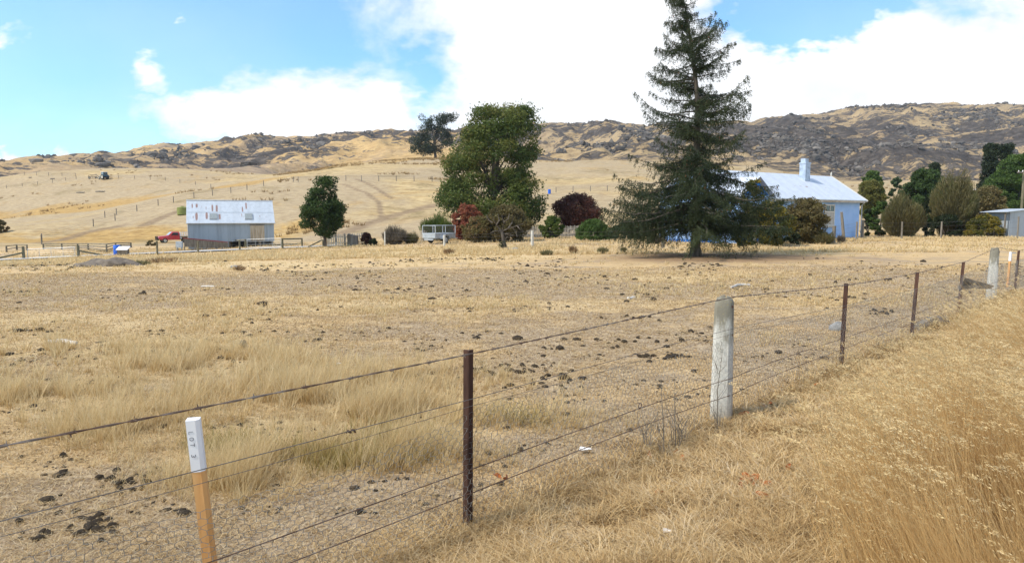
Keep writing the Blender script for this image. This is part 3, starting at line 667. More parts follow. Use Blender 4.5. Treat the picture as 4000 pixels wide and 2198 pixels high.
wind = fbm(X / 1.1, Y / 1.1, 2, 75) - .5; ln = np.stack([-.34 - .5 * wind + g.normal(0, .13, n), .10 + .2 * wind + g.normal(0, .12, n)], 1); rr = np.clip(g.beta(2, 2, n) * .65 + .9 * (fbm(X / .45, Y / .45, 3, 77) - .33), 0, 1)
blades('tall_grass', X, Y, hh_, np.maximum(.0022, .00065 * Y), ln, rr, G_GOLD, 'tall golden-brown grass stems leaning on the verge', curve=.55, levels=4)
k = g.random(n) < (.05 + .75 * sstep(.45, .57, fbm(X / .50, Y / .50, 3, 79))) * sstep(16, 9, Y); hx, hy, hz, hl, hr_ = X[k], Y[k], hh_[k], ln[k], rr[k]; n = len(hx); gx = hx + hl[:, 0] * hz; gy = hy + hl[:, 1] * hz; gz = H(hx, hy) + hz * (1 - .25 * .55 * np.hypot(hl[:, 0], hl[:, 1]))
m = 22; V = np.empty((n, m, 4, 3)); s = np.linspace(0, 1, m)[None, :]; le = g.uniform(.07, .14, n)[:, None] * np.ones((1, m))
bd = np.arctan2(.15 + g.normal(0, .5, n), .9 + g.normal(0, .3, n))[:, None]                      # panicles nod to the right
px_ = gx[:, None] + (-.25 * s + .85 * s * s) * le * np.cos(bd); py_ = gy[:, None] + (-.25 * s + .85 * s * s) * le * np.sin(bd); pz_ = gz[:, None] + le * (.50 * s - .72 * s * s)
pa = g.uniform(0, 6.283, (n, m)); pr = .011 * (1 - .6 * s) * g.random((n, m)) * 2; px_ = px_ + np.cos(pa) * pr; py_ = py_ + np.sin(pa) * pr
ax = np.cos(bd) * .8 + g.normal(0, .35, (n, m)); ay = np.sin(bd) * .8 + g.normal(0, .35, (n, m)); az = -.55 + g.normal(0, .35, (n, m)); nl = np.sqrt(ax ** 2 + ay ** 2 + az ** 2); sl = g.uniform(.008, .015, (n, m)) * np.maximum(1, hy / 6)[:, None]; ax, ay, az = ax / nl * sl, ay / nl * sl, az / nl * sl
wa = g.uniform(0, 6.283, (n, m)); ww = .0016 * np.maximum(1, hy / 4.)[:, None]; wx, wy, wz = np.cos(wa) * ww, np.sin(wa) * ww * .5, np.sin(wa) * ww
for j, (fa, fw) in enumerate(((0, 0), (.5, 1), (1, 0), (.5, -1))):
    V[:, :, j, 0] = px_ + ax * fa + wx * fw; V[:, :, j, 1] = py_ + ay * fa + wy * fw; V[:, :, j, 2] = pz_ + az * fa + wz * fw
N = n * m; o = npmesh('grass_seed_heads', V.reshape(-1, 3), np.arange(N * 4).reshape(-1, 4), G_HEAD, None, {'tip': np.tile([.3, .6, 1, .6], N), 'rnd': np.repeat(np.clip(.7 * hr_[:, None] + .4 * g.random((n, m)), 0, 1).ravel(), 4)})
tag(o, 'pale nodding seed heads on the tall verge grass', 'grass', kind='stuff')
# paddock: fine standing tufts in the lush patches
pok = lambda X, Y: np.clip(lush_f(X, Y) * (.25 + 1.4 * sstep(.34, .62, fbm(X / .7, Y / .7, 3, 91))), 0, 1) * (fdist(X, Y) > .12)
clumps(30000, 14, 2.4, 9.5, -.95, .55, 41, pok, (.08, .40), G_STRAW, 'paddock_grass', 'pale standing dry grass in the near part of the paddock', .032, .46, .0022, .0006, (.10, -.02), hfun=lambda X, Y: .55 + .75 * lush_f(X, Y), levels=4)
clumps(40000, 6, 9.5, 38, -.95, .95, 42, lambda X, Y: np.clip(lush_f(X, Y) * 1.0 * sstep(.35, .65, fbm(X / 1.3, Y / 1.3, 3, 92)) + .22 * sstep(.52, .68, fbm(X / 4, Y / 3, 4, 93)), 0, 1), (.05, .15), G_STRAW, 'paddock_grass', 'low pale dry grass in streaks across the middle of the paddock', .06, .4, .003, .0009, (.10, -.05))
clumps(26000, 5, 36, 75, -.95, .95, 43, lambda X, Y: (.18 + .8 * sstep(.45, .62, fbm(X / 7, Y / 5, 4, 94))) * sstep(1.6, 2.6, polyd(X, Y, LANE)), (.10, .26), G_STRAW, 'paddock_grass', 'rough dry grass on the far side of the paddock by the shrubs', .10, .4, .003, .0011)
gpx = [hit(*p) for p in ((1330, 1810), (1560, 1720), (1230, 1790), (1480, 1800), (2010, 1640), (880, 1760))]
def gok(X, Y):
    s_ = np.zeros_like(X)
    for p in gpx: s_ = np.maximum(s_, np.exp(-(((X - p.x) / .30) ** 2 + ((Y - p.y) / .16) ** 2)))
    return s_ * .5
clumps(30000, 8, 2.6, 7, -.5, .3, 44, gok, (.08, .26), G_GREEN, 'greenish_grass', 'green-tinged tufts among the dry grass behind the netting', .05, .45, .0024, .0006, (.05, 0), levels=4)
# the trampled turf: short broken straw lying about
X, Y, g = spread(620000, 2.3, 26, -.95, .9, 51, 2.); k = (fdist(X, Y) > .02) & (fbm(X / .5, Y / .4, 3, 52) + .6 * g.random(len(X)) > .60); X, Y = X[k], Y[k]; n = len(X)
a = g.uniform(0, 6.283, n); L = g.uniform(.8, 4, n)
blades('turf_litter', X, Y, g.uniform(.010, .034, n) * (1 + Y / 30), np.maximum(.0026, .0008 * Y), np.stack([np.cos(a) * L, np.sin(a) * L], 1), np.clip(.15 + .85 * g.random(n) + .25 * (fbm(X / 1.5, Y / 1.5, 3, 55) - .5), 0, 1), G_MAT, 'short trampled straw lying on the bare paddock turf', curve=.5, levels=3)
# ------------------------------------------------------------------ foliage builders
def leaf_faces(C, T, L, Wd, rng):
    """diamond leaves: centres C, long axes T (unit), lengths L, widths Wd"""
    n = len(C); q = rng.normal(size=(n, 3)); B = np.cross(T, q); B /= np.linalg.norm(B, axis=1)[:, None] + 1e-9
    V = np.empty((n, 4, 3)); V[:, 0] = C - T * L[:, None] / 2; V[:, 2] = C + T * L[:, None] / 2
    V[:, 1] = C - T * L[:, None] * .05 + B * Wd[:, None] / 2; V[:, 3] = C - T * L[:, None] * .05 - B * Wd[:, None] / 2
    return V.reshape(-1, 3), np.arange(4 * n).reshape(-1, 4)
def unit(v): return v / (np.linalg.norm(v, axis=-1, keepdims=True) + 1e-9)
FOL = {k: foliage(k + '_leaves', lin(*v)) for k, v in {
    'big': ((.028, .050, .011), (.068, .104, .020), (.115, .145, .030), (.175, .155, .036)),
    'rowan': ((.018, .038, .010), (.038, .070, .017), (.066, .108, .026)),
    'spruce': ((.015, .025, .011), (.032, .047, .018), (.060, .072, .026)),
    'pine': ((.016, .028, .015), (.030, .046, .022), (.050, .066, .031)),
    'maroon': ((.045, .016, .012), (.085, .028, .020), (.125, .050, .032), (.08, .06, .03)),
    'red': ((.13, .035, .022), (.24, .065, .040), (.31, .11, .058), (.19, .13, .05)),
    'olive': ((.060, .056, .020), (.13, .11, .038), (.20, .155, .060), (.23, .11, .050)),
    'olivebrown': ((.048, .046, .018), (.105, .088, .033), (.17, .13, .052), (.12, .12, .034)),
    'bright': ((.042, .072, .014), (.082, .122, .022), (.13, .165, .036)),
    'dome': ((.034, .066, .014), (.064, .112, .022), (.10, .155, .034)),
    'bluegreen': ((.034, .060, .026), (.062, .100, .042), (.095, .135, .056)),
    'quince': ((.030, .042, .010), (.075, .082, .014), (.17, .14, .018), (.30, .22, .025)),
    'twig': ((.060, .050, .036), (.115, .095, .068), (.19, .16, .12)), 'yellowolive': ((.065, .072, .016), (.125, .125, .028), (.19, .17, .045)),
    'browny': ((.052, .050, .020), (.110, .098, .038), (.165, .14, .060), (.095, .11, .034)),
    'dark': ((.012, .020, .008), (.022, .034, .012), (.036, .048, .016)),
    'weed': ((.08, .085, .035), (.14, .135, .055), (.22, .18, .09)), 'dryweed': ((.16, .09, .045), (.27, .17, .085), (.36, .25, .13)),
    'cone': ((.16, .075, .03), (.22, .11, .045))}.items()}
def crown(name, parent, mat, clumps, per, size, rng, droop=-.1, bias=.6, hue=.55, aspect=.55, flat=1.):
    """leaves scattered over clump surfaces; clumps: list of (x, y, z, radius)"""
    c = np.array(clumps, float); n = len(c); cnt = np.maximum(8, (per * (c[:, 3] / c[:, 3].mean()) ** 2).astype(int)); idx = np.repeat(np.arange(n), cnt); N = len(idx)
    d = unit(rng.normal(size=(N, 3))); r = c[idx, 3] * (.45 + .62 * rng.random(N) ** .55); r = r * np.where(rng.random(N) < .09, rng.uniform(1.1, 1.42, N), 1.); wob = 1 + .30 * np.sin(d[:, 0] * 5 + idx) * np.sin(d[:, 2] * 4 + idx * 1.7)
    P = c[idx, :3] + d * (r * wob)[:, None] * np.array([1, 1, flat]); T = unit(d * bias + rng.normal(size=(N, 3)) * .8 + np.array([0, 0, droop]))
    L = size * rng.uniform(.6, 1.35, N); V, Q = leaf_faces(P, T, L, L * aspect * rng.uniform(.7, 1.2, N), rng)
    hr = rng.random(n); rnd = np.clip(hue * hr[idx] + (1 - hue) * rng.random(N) + .10 * d[:, 2], 0, 1)
    return npmesh(name, V, Q, mat, parent, {'rnd': np.repeat(rnd, 4)})
def tab(rows):
    a = np.array(rows, float); return lambda z, k: np.interp(z, a[:, 0], a[:, k])

def shrub(name, label, cat, L, Rr, top, Y, mat, style='round', n=60, per=90, size=.16, group=None, seed=0, sink=.0, base=0.0, asym=0., trunk=True, z0=None):
    """a bush that fills the picture columns L..Rr and rises to row top at distance Y"""
    rng = np.random.default_rng(seed + int(abs(L)) + 1); p = atY((L + Rr) / 2, Y); hw = (Rr - L) / F * Y / 2; hgt = zat(top, Y) - p.z
    t = thing(name, label, cat, p, 0, group)
    if style in ('broom', 'twiggy'):
        N = n * per; a = rng.uniform(0, 6.283, N); rr = np.sqrt(rng.random(N)); sx = np.cos(a) * rr; sy = np.sin(a) * rr
        b0 = .5 * hw; q = rng.random(N) ** .6; lob = vn(a * 1.3 + seed * 3 + L, rr * 2.2, 3); tz = hgt * (1 - .40 * rr ** 2) * (.66 + .46 * lob) * rng.uniform(.75, 1.04, N); ff = q; rr = rr * (.78 + .34 * vn(a * 1.9 + L, q * 3, 5)); sx = np.cos(a) * rr; sy = np.sin(a) * rr
        C = np.stack([sx * (b0 + (hw * 1.0 - b0) * ff ** .8), sy * (b0 + (hw - b0) * ff ** .8), tz * ff], 1) + rng.normal(0, .03, (N, 3)) * hw * .6; C[:, 2] = np.maximum(C[:, 2], .03)
        T = unit(np.stack([sx * .55, sy * .55, np.ones(N)], 1) + rng.normal(0, .28 if style == 'broom' else .5, (N, 3))); Ls = size * rng.uniform(1.2, 2.8, N)
        V, Q = leaf_faces(C, T, Ls, np.full(N, size * (.16 if style == 'broom' else .10)), rng); rnd = np.clip(.5 * (.5 + .5 * np.sin(a * 3 + rr * 6)) + .5 * rng.random(N) + .15 * (ff - .5), 0, 1)
        npmesh('crown', V, Q, mat, t, {'rnd': np.repeat(rnd, 4)})
        b = MB()
        for i in range(7):
            an = i * .9; b.tube([(.1 * hw * math.cos(an), .1 * hw * math.sin(an), -.1), (.5 * hw * math.cos(an), .5 * hw * math.sin(an), hgt * .6)], [.03, .008], 5)
        b.build('stem', MT['bark'], t); return t
    cl = []
    for i in range(n):
        a = rng.uniform(0, 6.283)
        if style == 'dome': z = rng.random() ** .8; w_ = math.sqrt(max(0, 1 - (z * .98) ** 2.2)); r = w_ * rng.uniform(.72, .95); cr = .17
        elif style == 'loose': z = rng.random() ** .85; w_ = (.55 + .62 * math.sin(min(1, z * 1.05) * math.pi * .78)) * (1 - .55 * max(0, z - .6) / .4); r = w_ * rng.random() ** .5 * .9; cr = rng.uniform(.10, .19)
        elif style == 'pinecol': z = rng.random() ** .8; w_ = (.80 + .2 * math.sin(z * 15 + seed * 2)) * (1 - .62 * z ** 1.5); r = w_ * rng.random() ** .5 * .95; cr = rng.uniform(.22, .34)
        elif style == 'column': z = rng.random() ** .9; w_ = (.75 + .35 * math.sin(z * 9 + seed)) * (1 - z ** 3 * .7); r = w_ * rng.random() ** .5 * .8; cr = rng.uniform(.16, .30)
        else: z = .06 + .94 * rng.random(); w_ = math.sqrt(max(.02, 1 - ((z - .52) / .50) ** 2)); r = w_ * rng.random() ** .4 * .88; cr = rng.uniform(.13, .22)
        z = base + (1 - base) * z; x = r * hw * math.cos(a) + asym * hw * z; y = r * min(hw, 1.6 * hgt) * math.sin(a)
        R_ = cr * min(hw * 1.15, hgt * .75); cl.append((x * (1 - cr * .6), y, max(R_ * .45, z * (hgt - R_ * .75)), R_))
    crown('crown', t, mat, cl, per * 2, size, rng, flat=.85)
    if trunk:
        b = MB(); k = 3 if style != 'round' else 2
        for i in range(k):
            an = i * 2.1 + .5; b.tube([(.05 * i, 0, -.1), (.18 * hw * math.cos(an), .18 * hw * math.sin(an), hgt * .35), (.4 * hw * math.cos(an), .4 * hw * math.sin(an), hgt * .7)], [.05 + .02 * hw, .035, .012], 6)
        b.build('stem', MT['bark'], t, True)
    return t

# ------------------------------------------------------------------ the tall spruce
def spruce():
    rng = np.random.default_rng(5); S = .01927; base = TREE
    def zz(y): return (641 - y) * S
    ext = tab([(zz(y), l * S, r * S) for y, l, r in ((610, 60, 70), (588, 140, 190), (562, 225, 240), (520, 218, 222), (490, 190, 200), (455, 178, 186), (425, 135, 174), (400, 92, 165), (360, 105, 140), (330, 118, 132), (300, 140, 118), (265, 162, 120), (240, 100, 104),
                                                     (215, 134, 112), (190, 97, 116), (170, 114, 128), (140, 82, 134), (120, 76, 144), (100, 64, 112), (80, 68, 62), (50, 68, 42), (20, 64, 26), (0, 50, 24), (-25, 12, 12))])
    Z1 = zz(-28)
    def axis(z): t = z / Z1; return Vector((-.10 * t - .98 * max(0, t - .55) ** 1.35 / .45 ** 1.35 * .92, .1 * t, z))
    t = thing('spruce_tree', 'tall ragged dark spruce standing before the blue house', 'tree', base)
    zs = np.linspace(-.15, Z1, 22); b = MB(); b.tube([axis(z) for z in zs], [max(.02, .235 * (1 - max(z, 0) / (Z1 * 1.02)) ** .85 + (.14 * math.exp(-max(z, 0) * 4.5))) for z in zs], 12)
    CC, TT, LL, WW, RR = [], [], [], [], []; cones = []; lb = MB(); up3 = np.array((0, 0, 1.))
    def spray(c, d, n, sp_, hang, l0, l1, w0, w1, hue, f):
        """n needle tufts about point c, pointing along d and drooping"""
        P = c + rng.normal(0, sp_, (n, 3)); P[:, 2] -= rng.random(n) * hang; CC.append(P); dd = d[None] * .7 + rng.normal(0, .5, (n, 3)); dd[:, 2] -= .35 + .5 * rng.random(n); TT.append(dd)
        LL.append(rng.uniform(l0, l1, n)); WW.append(rng.uniform(w0, w1, n)); RR.append(np.clip(.45 * hue + .5 * rng.random(n) + .12 * f, 0, 1))
    z = 1.15
    while z < Z1 - .15:
        az = rng.uniform(0, 6.283); cx = math.cos(az); l_, r_ = float(ext(z, 1)), float(ext(z, 2)); av = .5 * (l_ + r_)
        ln = (abs(cx) * (r_ if cx > 0 else l_) + (1 - abs(cx)) * av) * (1.16 - .92 * rng.random() ** (1.35 if z > 4.2 else 1.9))
        ln = max(ln, .28); z_ = z; z += rng.uniform(.030, .064) * (.62 if z < 4.6 else 1)
        if rng.random() < .19: continue
        lowness = max(0., 1 - z_ / (Z1 * .62)); st = rng.uniform(-.15, .32); dr = .08 + .26 * lowness + rng.uniform(-.08, .14); up = rng.uniform(.15, .62)
        if z_ > 8.2: st = rng.uniform(.05, .75); dr = .12
        p0 = np.array(axis(z_ + .05)); bend = rng.uniform(-.4, .4); K = max(5, int(ln / .15)); pts = []
        for k in range(K + 1):
            s = k / K; a2 = az + bend * s; zo = ln * (st * s - dr * s ** 1.4 + up * max(0, s - .6) ** 1.5 * 1.6)
            pts.append(np.array((p0[0] + math.cos(a2) * ln * s, p0[1] + math.sin(a2) * ln * s, p0[2] + zo)) + rng.normal(0, .012, 3))
        lim = rng.uniform(.95, 1.6); mz = min(p[2] for p in pts)
        if mz < lim:
            g_ = max(0., p0[2] - lim) / (p0[2] - mz + 1e-6)
            for p in pts: p[2] = p0[2] + (p[2] - p0[2]) * g_
        q = pts; lb.tube(q, [max(.006, (.014 + .011 * ln) * (1 - i / len(q))) for i in range(len(q))], 5); hue = rng.random(); thick = rng.uniform(.55, 1.4)
        for k in range(1, K + 1):
            s = k / K; p = pts[k]; d = pts[k] - pts[k - 1]; d = d / (np.linalg.norm(d) + 1e-9); sd = np.array((-d[1], d[0], 0)); sd /= np.linalg.norm(sd) + 1e-9
            if s < .15 and rng.random() < .6: continue
            for sg in (-1, 1):
                if rng.random() < .20: continue
                tl = min(1.0, .16 + .36 * ln * (1 - s) ** .8 * (1 if s > .2 else .5)) * rng.uniform(.4, 1.2) * thick; n_ = max(2, int(tl / .10)); hang = rng.uniform(.25, .95) + .3 * lowness
                for q_ in range(n_ + 1):
                    f = q_ / n_; c = p + sd * sg * tl * f * .85 + d * tl * f * .45 - up3 * tl * hang * f * f
                    spray(c, sd * sg * .6 + d * .5, 8, .030, .17, .07, .16, .014, .030, hue, f)
            spray(p, d, 7, .035, .04, .08, .18, .02, .035, hue, s)
            if s > .45 and z_ > 2 and rng.random() < .09: cones.append(Vector(p + rng.normal(0, .06, 3)) - Vector((0, 0, .08)))
            if rng.random() < .05 and s < .7:      # dead twig poking out
                e = p + sd * rng.choice([-1, 1]) * rng.uniform(.15, .4) + rng.normal(0, .1, 3); lb.tube([p, e], [.008, .003], 4)
    b.build('trunk', MT['bark'], t, True); lb.build('branches', MT['bark'], t)
    V, Q = leaf_faces(np.concatenate(CC), unit(np.concatenate(TT)), np.concatenate(LL), np.concatenate(WW), rng)
    npmesh('crown', V, Q, FOL['spruce'], t, {'rnd': np.repeat(np.concatenate(RR), 4)}); print('spruce leaves', len(V) // 4)
    cn = MB()
    for c in cones: cn.tube([c, c - Vector((0, 0, .045)), c - Vector((0, 0, .10))], [.012, .026, .010], 6)
    o = cn.build('cones', FOL['cone'], t); o['kind'] = 'stuff'
spruce()

# ------------------------------------------------------------------ broad-leaved trees
def broadleaf(name, label, p, prof, zt, tr, mat, ncl, per, size, seed, group=None, crad=(.55, 1.0), limbs=8, bark='bark', ylim=.8, fork=.25, shell=.45, lean=0., hue=.6, flat=.8):
    """prof rows: (height, centre offset, half width) in metres"""
    rng = np.random.default_rng(seed); f = tab(prof); z0, z1 = min(r[0] for r in prof), max(r[0] for r in prof); t = thing(name, label, 'tree', p, 0, group); cl = []; wmax = max(r[2] for r in prof)
    while len(cl) < ncl:
        z = rng.uniform(z0, z1); w_ = float(f(z, 2))
        if rng.random() > w_ / wmax + .12: continue
        a = rng.uniform(0, 6.283); q = shell + (1 - shell) * rng.random() ** .55; R_ = rng.uniform(*crad); ww = max(.1, w_ - R_ * .4)
        cl.append((float(f(z, 1)) + ww * q * math.cos(a), ww * ylim * q * math.sin(a), min(z, z1 - R_ * .6), R_))
    crown('crown', t, mat, cl, per, size, rng, flat=flat, hue=hue)
    b = MB(); zb = z0 + (z1 - z0) * fork; mid = Vector((lean * .5 + float(f(zb, 1)) * .5, 0, zb)); topp = Vector((float(f(z1 * .85, 1)), 0, z1 * .85))
    b.tube([(0, 0, -.2), (0, 0, .15), (lean * .3, 0, zb * .5), mid, (mid + topp) / 2, topp], [tr * 1.5, tr * 1.1, tr * .95, tr * .85, tr * .5, tr * .12], 10)
    for i in np.linspace(0, len(cl) - 1, limbs).astype(int):
        c = Vector(cl[i][:3]); zf = max(z0 * .8, c.z * .55); s = Vector((float(f(zf, 1)) * min(1, zf / max(.1, zb)) * .6, 0, zf)); b.tube([s, s.lerp(c, .5) + Vector((0, 0, .12 * (c - s).length)), c], [tr * .38, tr * .22, tr * .06], 6)
    b.build('trunk', MT[bark], t, True); return t
S = 1 / 24.1 * 1.0
def prow(rows, yb, xc, s): return [((yb - y) * s, (c - xc) * s, w_ * s) for y, c, w_ in rows]
p = atY(1240 * 1.553, 72)
broadleaf('sycamore_tree', 'large dense green broadleaf tree turning bronze, tallest leafy crown behind the garden shrubs', p, prow([(583, 1290, 52), (560, 1262, 92), (540, 1242, 128), (520, 1235, 137), (490, 1233, 138), (470, 1237, 128), (440, 1240, 112), (420, 1236, 119), (400, 1239, 114), (375, 1247, 107), (350, 1255, 101), (325, 1264, 95), (305, 1270, 88), (290, 1273, 75), (277, 1273, 55)], 600, 1240, 72 / F * 1.553),
          0, .42, FOL['big'], 400, 215, .21, 3, crad=(.50, 1.2), hue=.72, flat=.72, limbs=26, fork=.2, shell=.35)
p = hit(1271, 966)
s2 = p.y / F * 1.553
broadleaf('rowan_tree', 'small upright dark green tree on a bare trunk beside the picket fence', p, prow([(590, 818, 14), (580, 816, 38), (565, 813, 50), (540, 815, 56), (525, 820, 58), (510, 815, 40), (490, 812, 36), (470, 815, 36), (455, 822, 30), (446, 828, 14)], 622, 818, s2), 0, .13, FOL['rowan'], 120, 190, .17, 8, crad=(.30, .55), limbs=14, fork=.3, shell=.3)
p = hit(1703, 617)
def hill_pine():
    rng = np.random.default_rng(4); p = atY(1706, 255); s = p.y / F * 1.553; t = thing('pine_tree', 'wind-shaped dark pine alone on the crest of the golden hill', 'tree', p); cl = []
    for (x, y, n, sx, sy) in ((1065, 372, 16, 14, 8), (1060, 345, 14, 10, 12), (1075, 325, 12, 12, 8), (1095, 315, 12, 10, 10), (1110, 305, 10, 10, 6), (1125, 300, 9, 7, 5), (1115, 335, 10, 8, 10), (1125, 355, 8, 10, 8), (1085, 350, 12, 14, 12), (1100, 370, 9, 14, 6), (1080, 375, 10, 16, 6), (1130, 340, 5, 5, 8)):
        for _ in range(n): cl.append(((x - 1098 + rng.normal(0, sx)) * s, rng.normal(0, 14) * s, (398 - y + rng.normal(0, sy)) * s, rng.uniform(.8, 1.7)))
    crown('crown', t, FOL['pine'], cl, 150, .5, rng, aspect=.4, droop=.2)
    b = MB(); b.tube([(0, 0, -.5), (-.1, 0, .8), (-.4, 0, 3), (-.6, 0, 6), (-.2, 0, 9)], [.75, .5, .42, .3, .1], 8)
    for c in cl[::9]: b.tube([(-.4, 0, 3 + c[2] * .2), (c[0] * .6, c[1] * .6, c[2] * .8 + .6), c[:3]], [.22, .14, .05], 5)
    b.build('trunk', MT['bark'], t, True)
hill_pine()

# ------------------------------------------------------------------ garden shrubs and trees by the house
sh = shrub
G1 = 'shrubs in the garden behind the paddock'
sh('round_shrub', 'small clipped maroon-brown ball shrub beside the weathered stump', 'shrub', 1405, 1458, 908, 63, FOL['maroon'], 'dome', 60, 60, .12, G1, trunk=False)
sh('low_shrub', 'little dark green shrub between the maroon ball and the bare grey bush', 'shrub', 1440, 1476, 930, 61, FOL['dark'], 'dome', 40, 60, .12, G1, trunk=False)
sh('bare_bush', 'bare grey twiggy bush left of the cage trailer', 'shrub', 1486, 1592, 880, 62, FOL['twig'], 'twiggy', 50, 90, .26, G1)
sh('bare_bush', 'smaller grey-olive twiggy bush between the bare bush and the picket fence', 'shrub', 1570, 1640, 900, 63, FOL['browny'], 'twiggy', 40, 70, .22, G1, seed=4)
sh('broom_bush', 'feathery bright green broom bush behind the cage trailer', 'shrub', 1642, 1782, 836, 67, FOL['bright'], 'broom', 70, 110, .26, G1)
sh('red_shrub', 'brick red autumn shrub behind the cage trailer', 'shrub', 1762, 1895, 796, 66, FOL['red'], 'loose', 120, 100, .15, G1)
sh('olive_shrub', 'loose olive and reddish shrub beside the cage trailer', 'shrub', 1796, 1940, 845, 60, FOL['olive'], 'loose', 120, 90, .13, G1, seed=2)
sh('tall_shrub', 'tall olive-brown shrub behind the bare leaning tree', 'shrub', 1872, 2080, 800, 60, FOL['olivebrown'], 'loose', 170, 110, .14, G1)
sh('leafy_shrub', 'light green leafy shrub at the foot of the large tree by the picket fence', 'shrub', 2105, 2206, 842, 66, FOL['bright'], 'loose', 90, 80, .17, G1, seed=3)
sh('red_tree', 'round dark red ornamental tree between the large tree and the spruce', 'tree', 2140, 2370, 756, 74, FOL['maroon'], 'round', 130, 120, .17, None, base=.12)
sh('dome_shrub', 'clipped bright green dome shrub below the dark red tree', 'shrub', 2236, 2396, 856, 57, FOL['dome'], 'dome', 150, 130, .10, G1, trunk=False)
sh('spreading_shrub', 'low spreading blue-green shrub right of the clipped dome', 'shrub', 2330, 2530, 880, 58.5, FOL['bluegreen'], 'dome', 130, 110, .12, G1, trunk=False)
sh('quince_bush', 'yellow-leaved quince bush under the right edge of the spruce', 'shrub', 2922, 3095, 778, 45, FOL['quince'], 'loose', 110, 70, .15, G1)
sh('quince_bush', 'tall yellow-leaved quince sprays at the right edge of the spruce before the roof', 'shrub', 2872, 2995, 694, 46.5, FOL['quince'], 'loose', 70, 34, .15, G1, seed=9)
sh('quince_bush', 'low yellow-green sucker growth at the foot of the quince beside the pale post', 'shrub', 2862, 2942, 902, 43, FOL['quince'], 'loose', 26, 60, .13, G1, seed=6)
sh('dome_shrub', 'brown-olive domed shrub covering the house wall beside the window', 'shrub', 3052, 3236, 772, 49, FOL['olivebrown'], 'round', 120, 130, .12, G1, seed=3)
sh('dark_shrub', 'dark green shadowy shrub below the quince bush against the house wall', 'shrub', 2960, 3130, 880, 48, FOL['dark'], 'dome', 50, 80, .14, G1)
G2 = 'trees and shrubs right of the house'
sh('leafy_shrub', 'fresh green leafy shrub beside the right end of the house', 'shrub', 3385, 3475, 786, 66, FOL['dome'], 'loose', 50, 100, .17, G2)
sh('dark_shrub', 'dark green shrub tucked against the end wall of the house', 'shrub', 3358, 3412, 812, 67, FOL['dark'], 'column', 26, 80, .16, G2)
sh('brown_shrub', 'brown-olive bushy shrub right of the fresh green one', 'shrub', 3440, 3606, 756, 64, FOL['browny'], 'broom', 150, 120, .26, G2)
sh('dark_shrub', 'narrow dark evergreen at the right edge of the brown-olive shrub', 'shrub', 3588, 3632, 772, 65, FOL['dark'], 'column', 34, 80, .16, G2, seed=3)
sh('brown_tree', 'tall brownish bushy tree between the two power poles', 'tree', 3628, 3808, 668, 68, FOL['browny'], 'broom', 200, 120, .30, G2, seed=4)
sh('dark_shrub', 'dark green undergrowth beneath the tall brownish tree', 'shrub', 3622, 3760, 838, 67, FOL['dark'], 'dome', 60, 80, .16, G2, seed=8)
sh('flowering_shrub', 'yellow-green shrub with pale flowers left of the grey shed', 'shrub', 3768, 3920, 838, 64, FOL['quince'], 'dome', 70, 100, .14, G2, seed=2)
sh('willow_tree', 'rounded yellow-olive tree showing above the end of the house roof', 'tree', 3330, 3455, 704, 95, FOL['yellowolive'], 'round', 110, 110, .24, G2, base=.2)
sh('dark_tree', 'dark green tree behind the yellow-olive one', 'tree', 3346, 3448, 668, 108, FOL['dome'], 'round', 90, 110, .30, G2)
sh('grey_willow', 'small grey-green tree between the yellow-olive tree and the large green tree', 'tree', 3458, 3520, 690, 112, FOL['bluegreen'], 'loose', 40, 90, .30, G2)
sh('green_tree', 'large mid green tree behind the brown-olive shrub', 'tree', 3510, 3685, 658, 92, FOL['rowan'], 'round', 170, 120, .26, G2, seed=5)
sh('conifer_tree', 'dark conifer whose top rises behind the large mid green tree', 'tree', 3594, 3672, 636, 102, FOL['pine'], 'pinecol', 80, 90, .30, G2)
sh('olive_tree', 'dull olive tree behind the yellow-green flowering shrub', 'tree', 3760, 3915, 726, 82, FOL['olivebrown'], 'round', 150, 110, .22, G2, seed=7)
sh('pine_tree', 'tall dark pine with a narrow crown near the right edge', 'tree', 3805, 3892, 558, 112, FOL['pine'], 'pinecol', 120, 110, .34, G2)
sh('pine_tree', 'second dark pine leader close right of the narrow pine', 'tree', 3862, 3945, 560, 116, FOL['pine'], 'pinecol', 120, 110, .34, G2, seed=2)
sh('green_tree', 'big bright green tree behind the wooden power pole at the right edge', 'tree', 3850, 4050, 600, 96, FOL['dome'], 'loose', 240, 120, .24, G2, seed=9)
sh('pine_tree', 'dark pine cut by the right edge of the photo', 'tree', 3945, 4100, 562, 122, FOL['pine'], 'pinecol', 130, 110, .34, G2, seed=5)
sh('hill_bush', 'lone dark green bush below the crest of the golden hill', 'shrub', 1288, 1318, 660, 205, FOL['rowan'], 'round', 16, 60, .35, None, trunk=False)
sh('hill_bush', 'dark green bush at the left edge on the lower slope', 'shrub', -40, 36, 858, 104, FOL['olive'], 'dome', 60, 60, .3, None, trunk=False)
sh('hill_bush', 'small olive bush beside the red truck at the foot of the slope', 'shrub', 570, 612, 938, 80, FOL['olive'], 'dome', 12, 60, .2, None, trunk=False)
sh('garden_bush', 'pale dry bush under the spruce in front of the house', 'shrub', 2520, 2600, 915, 50, FOL['twig'], 'twiggy', 24, 50, .2, None)
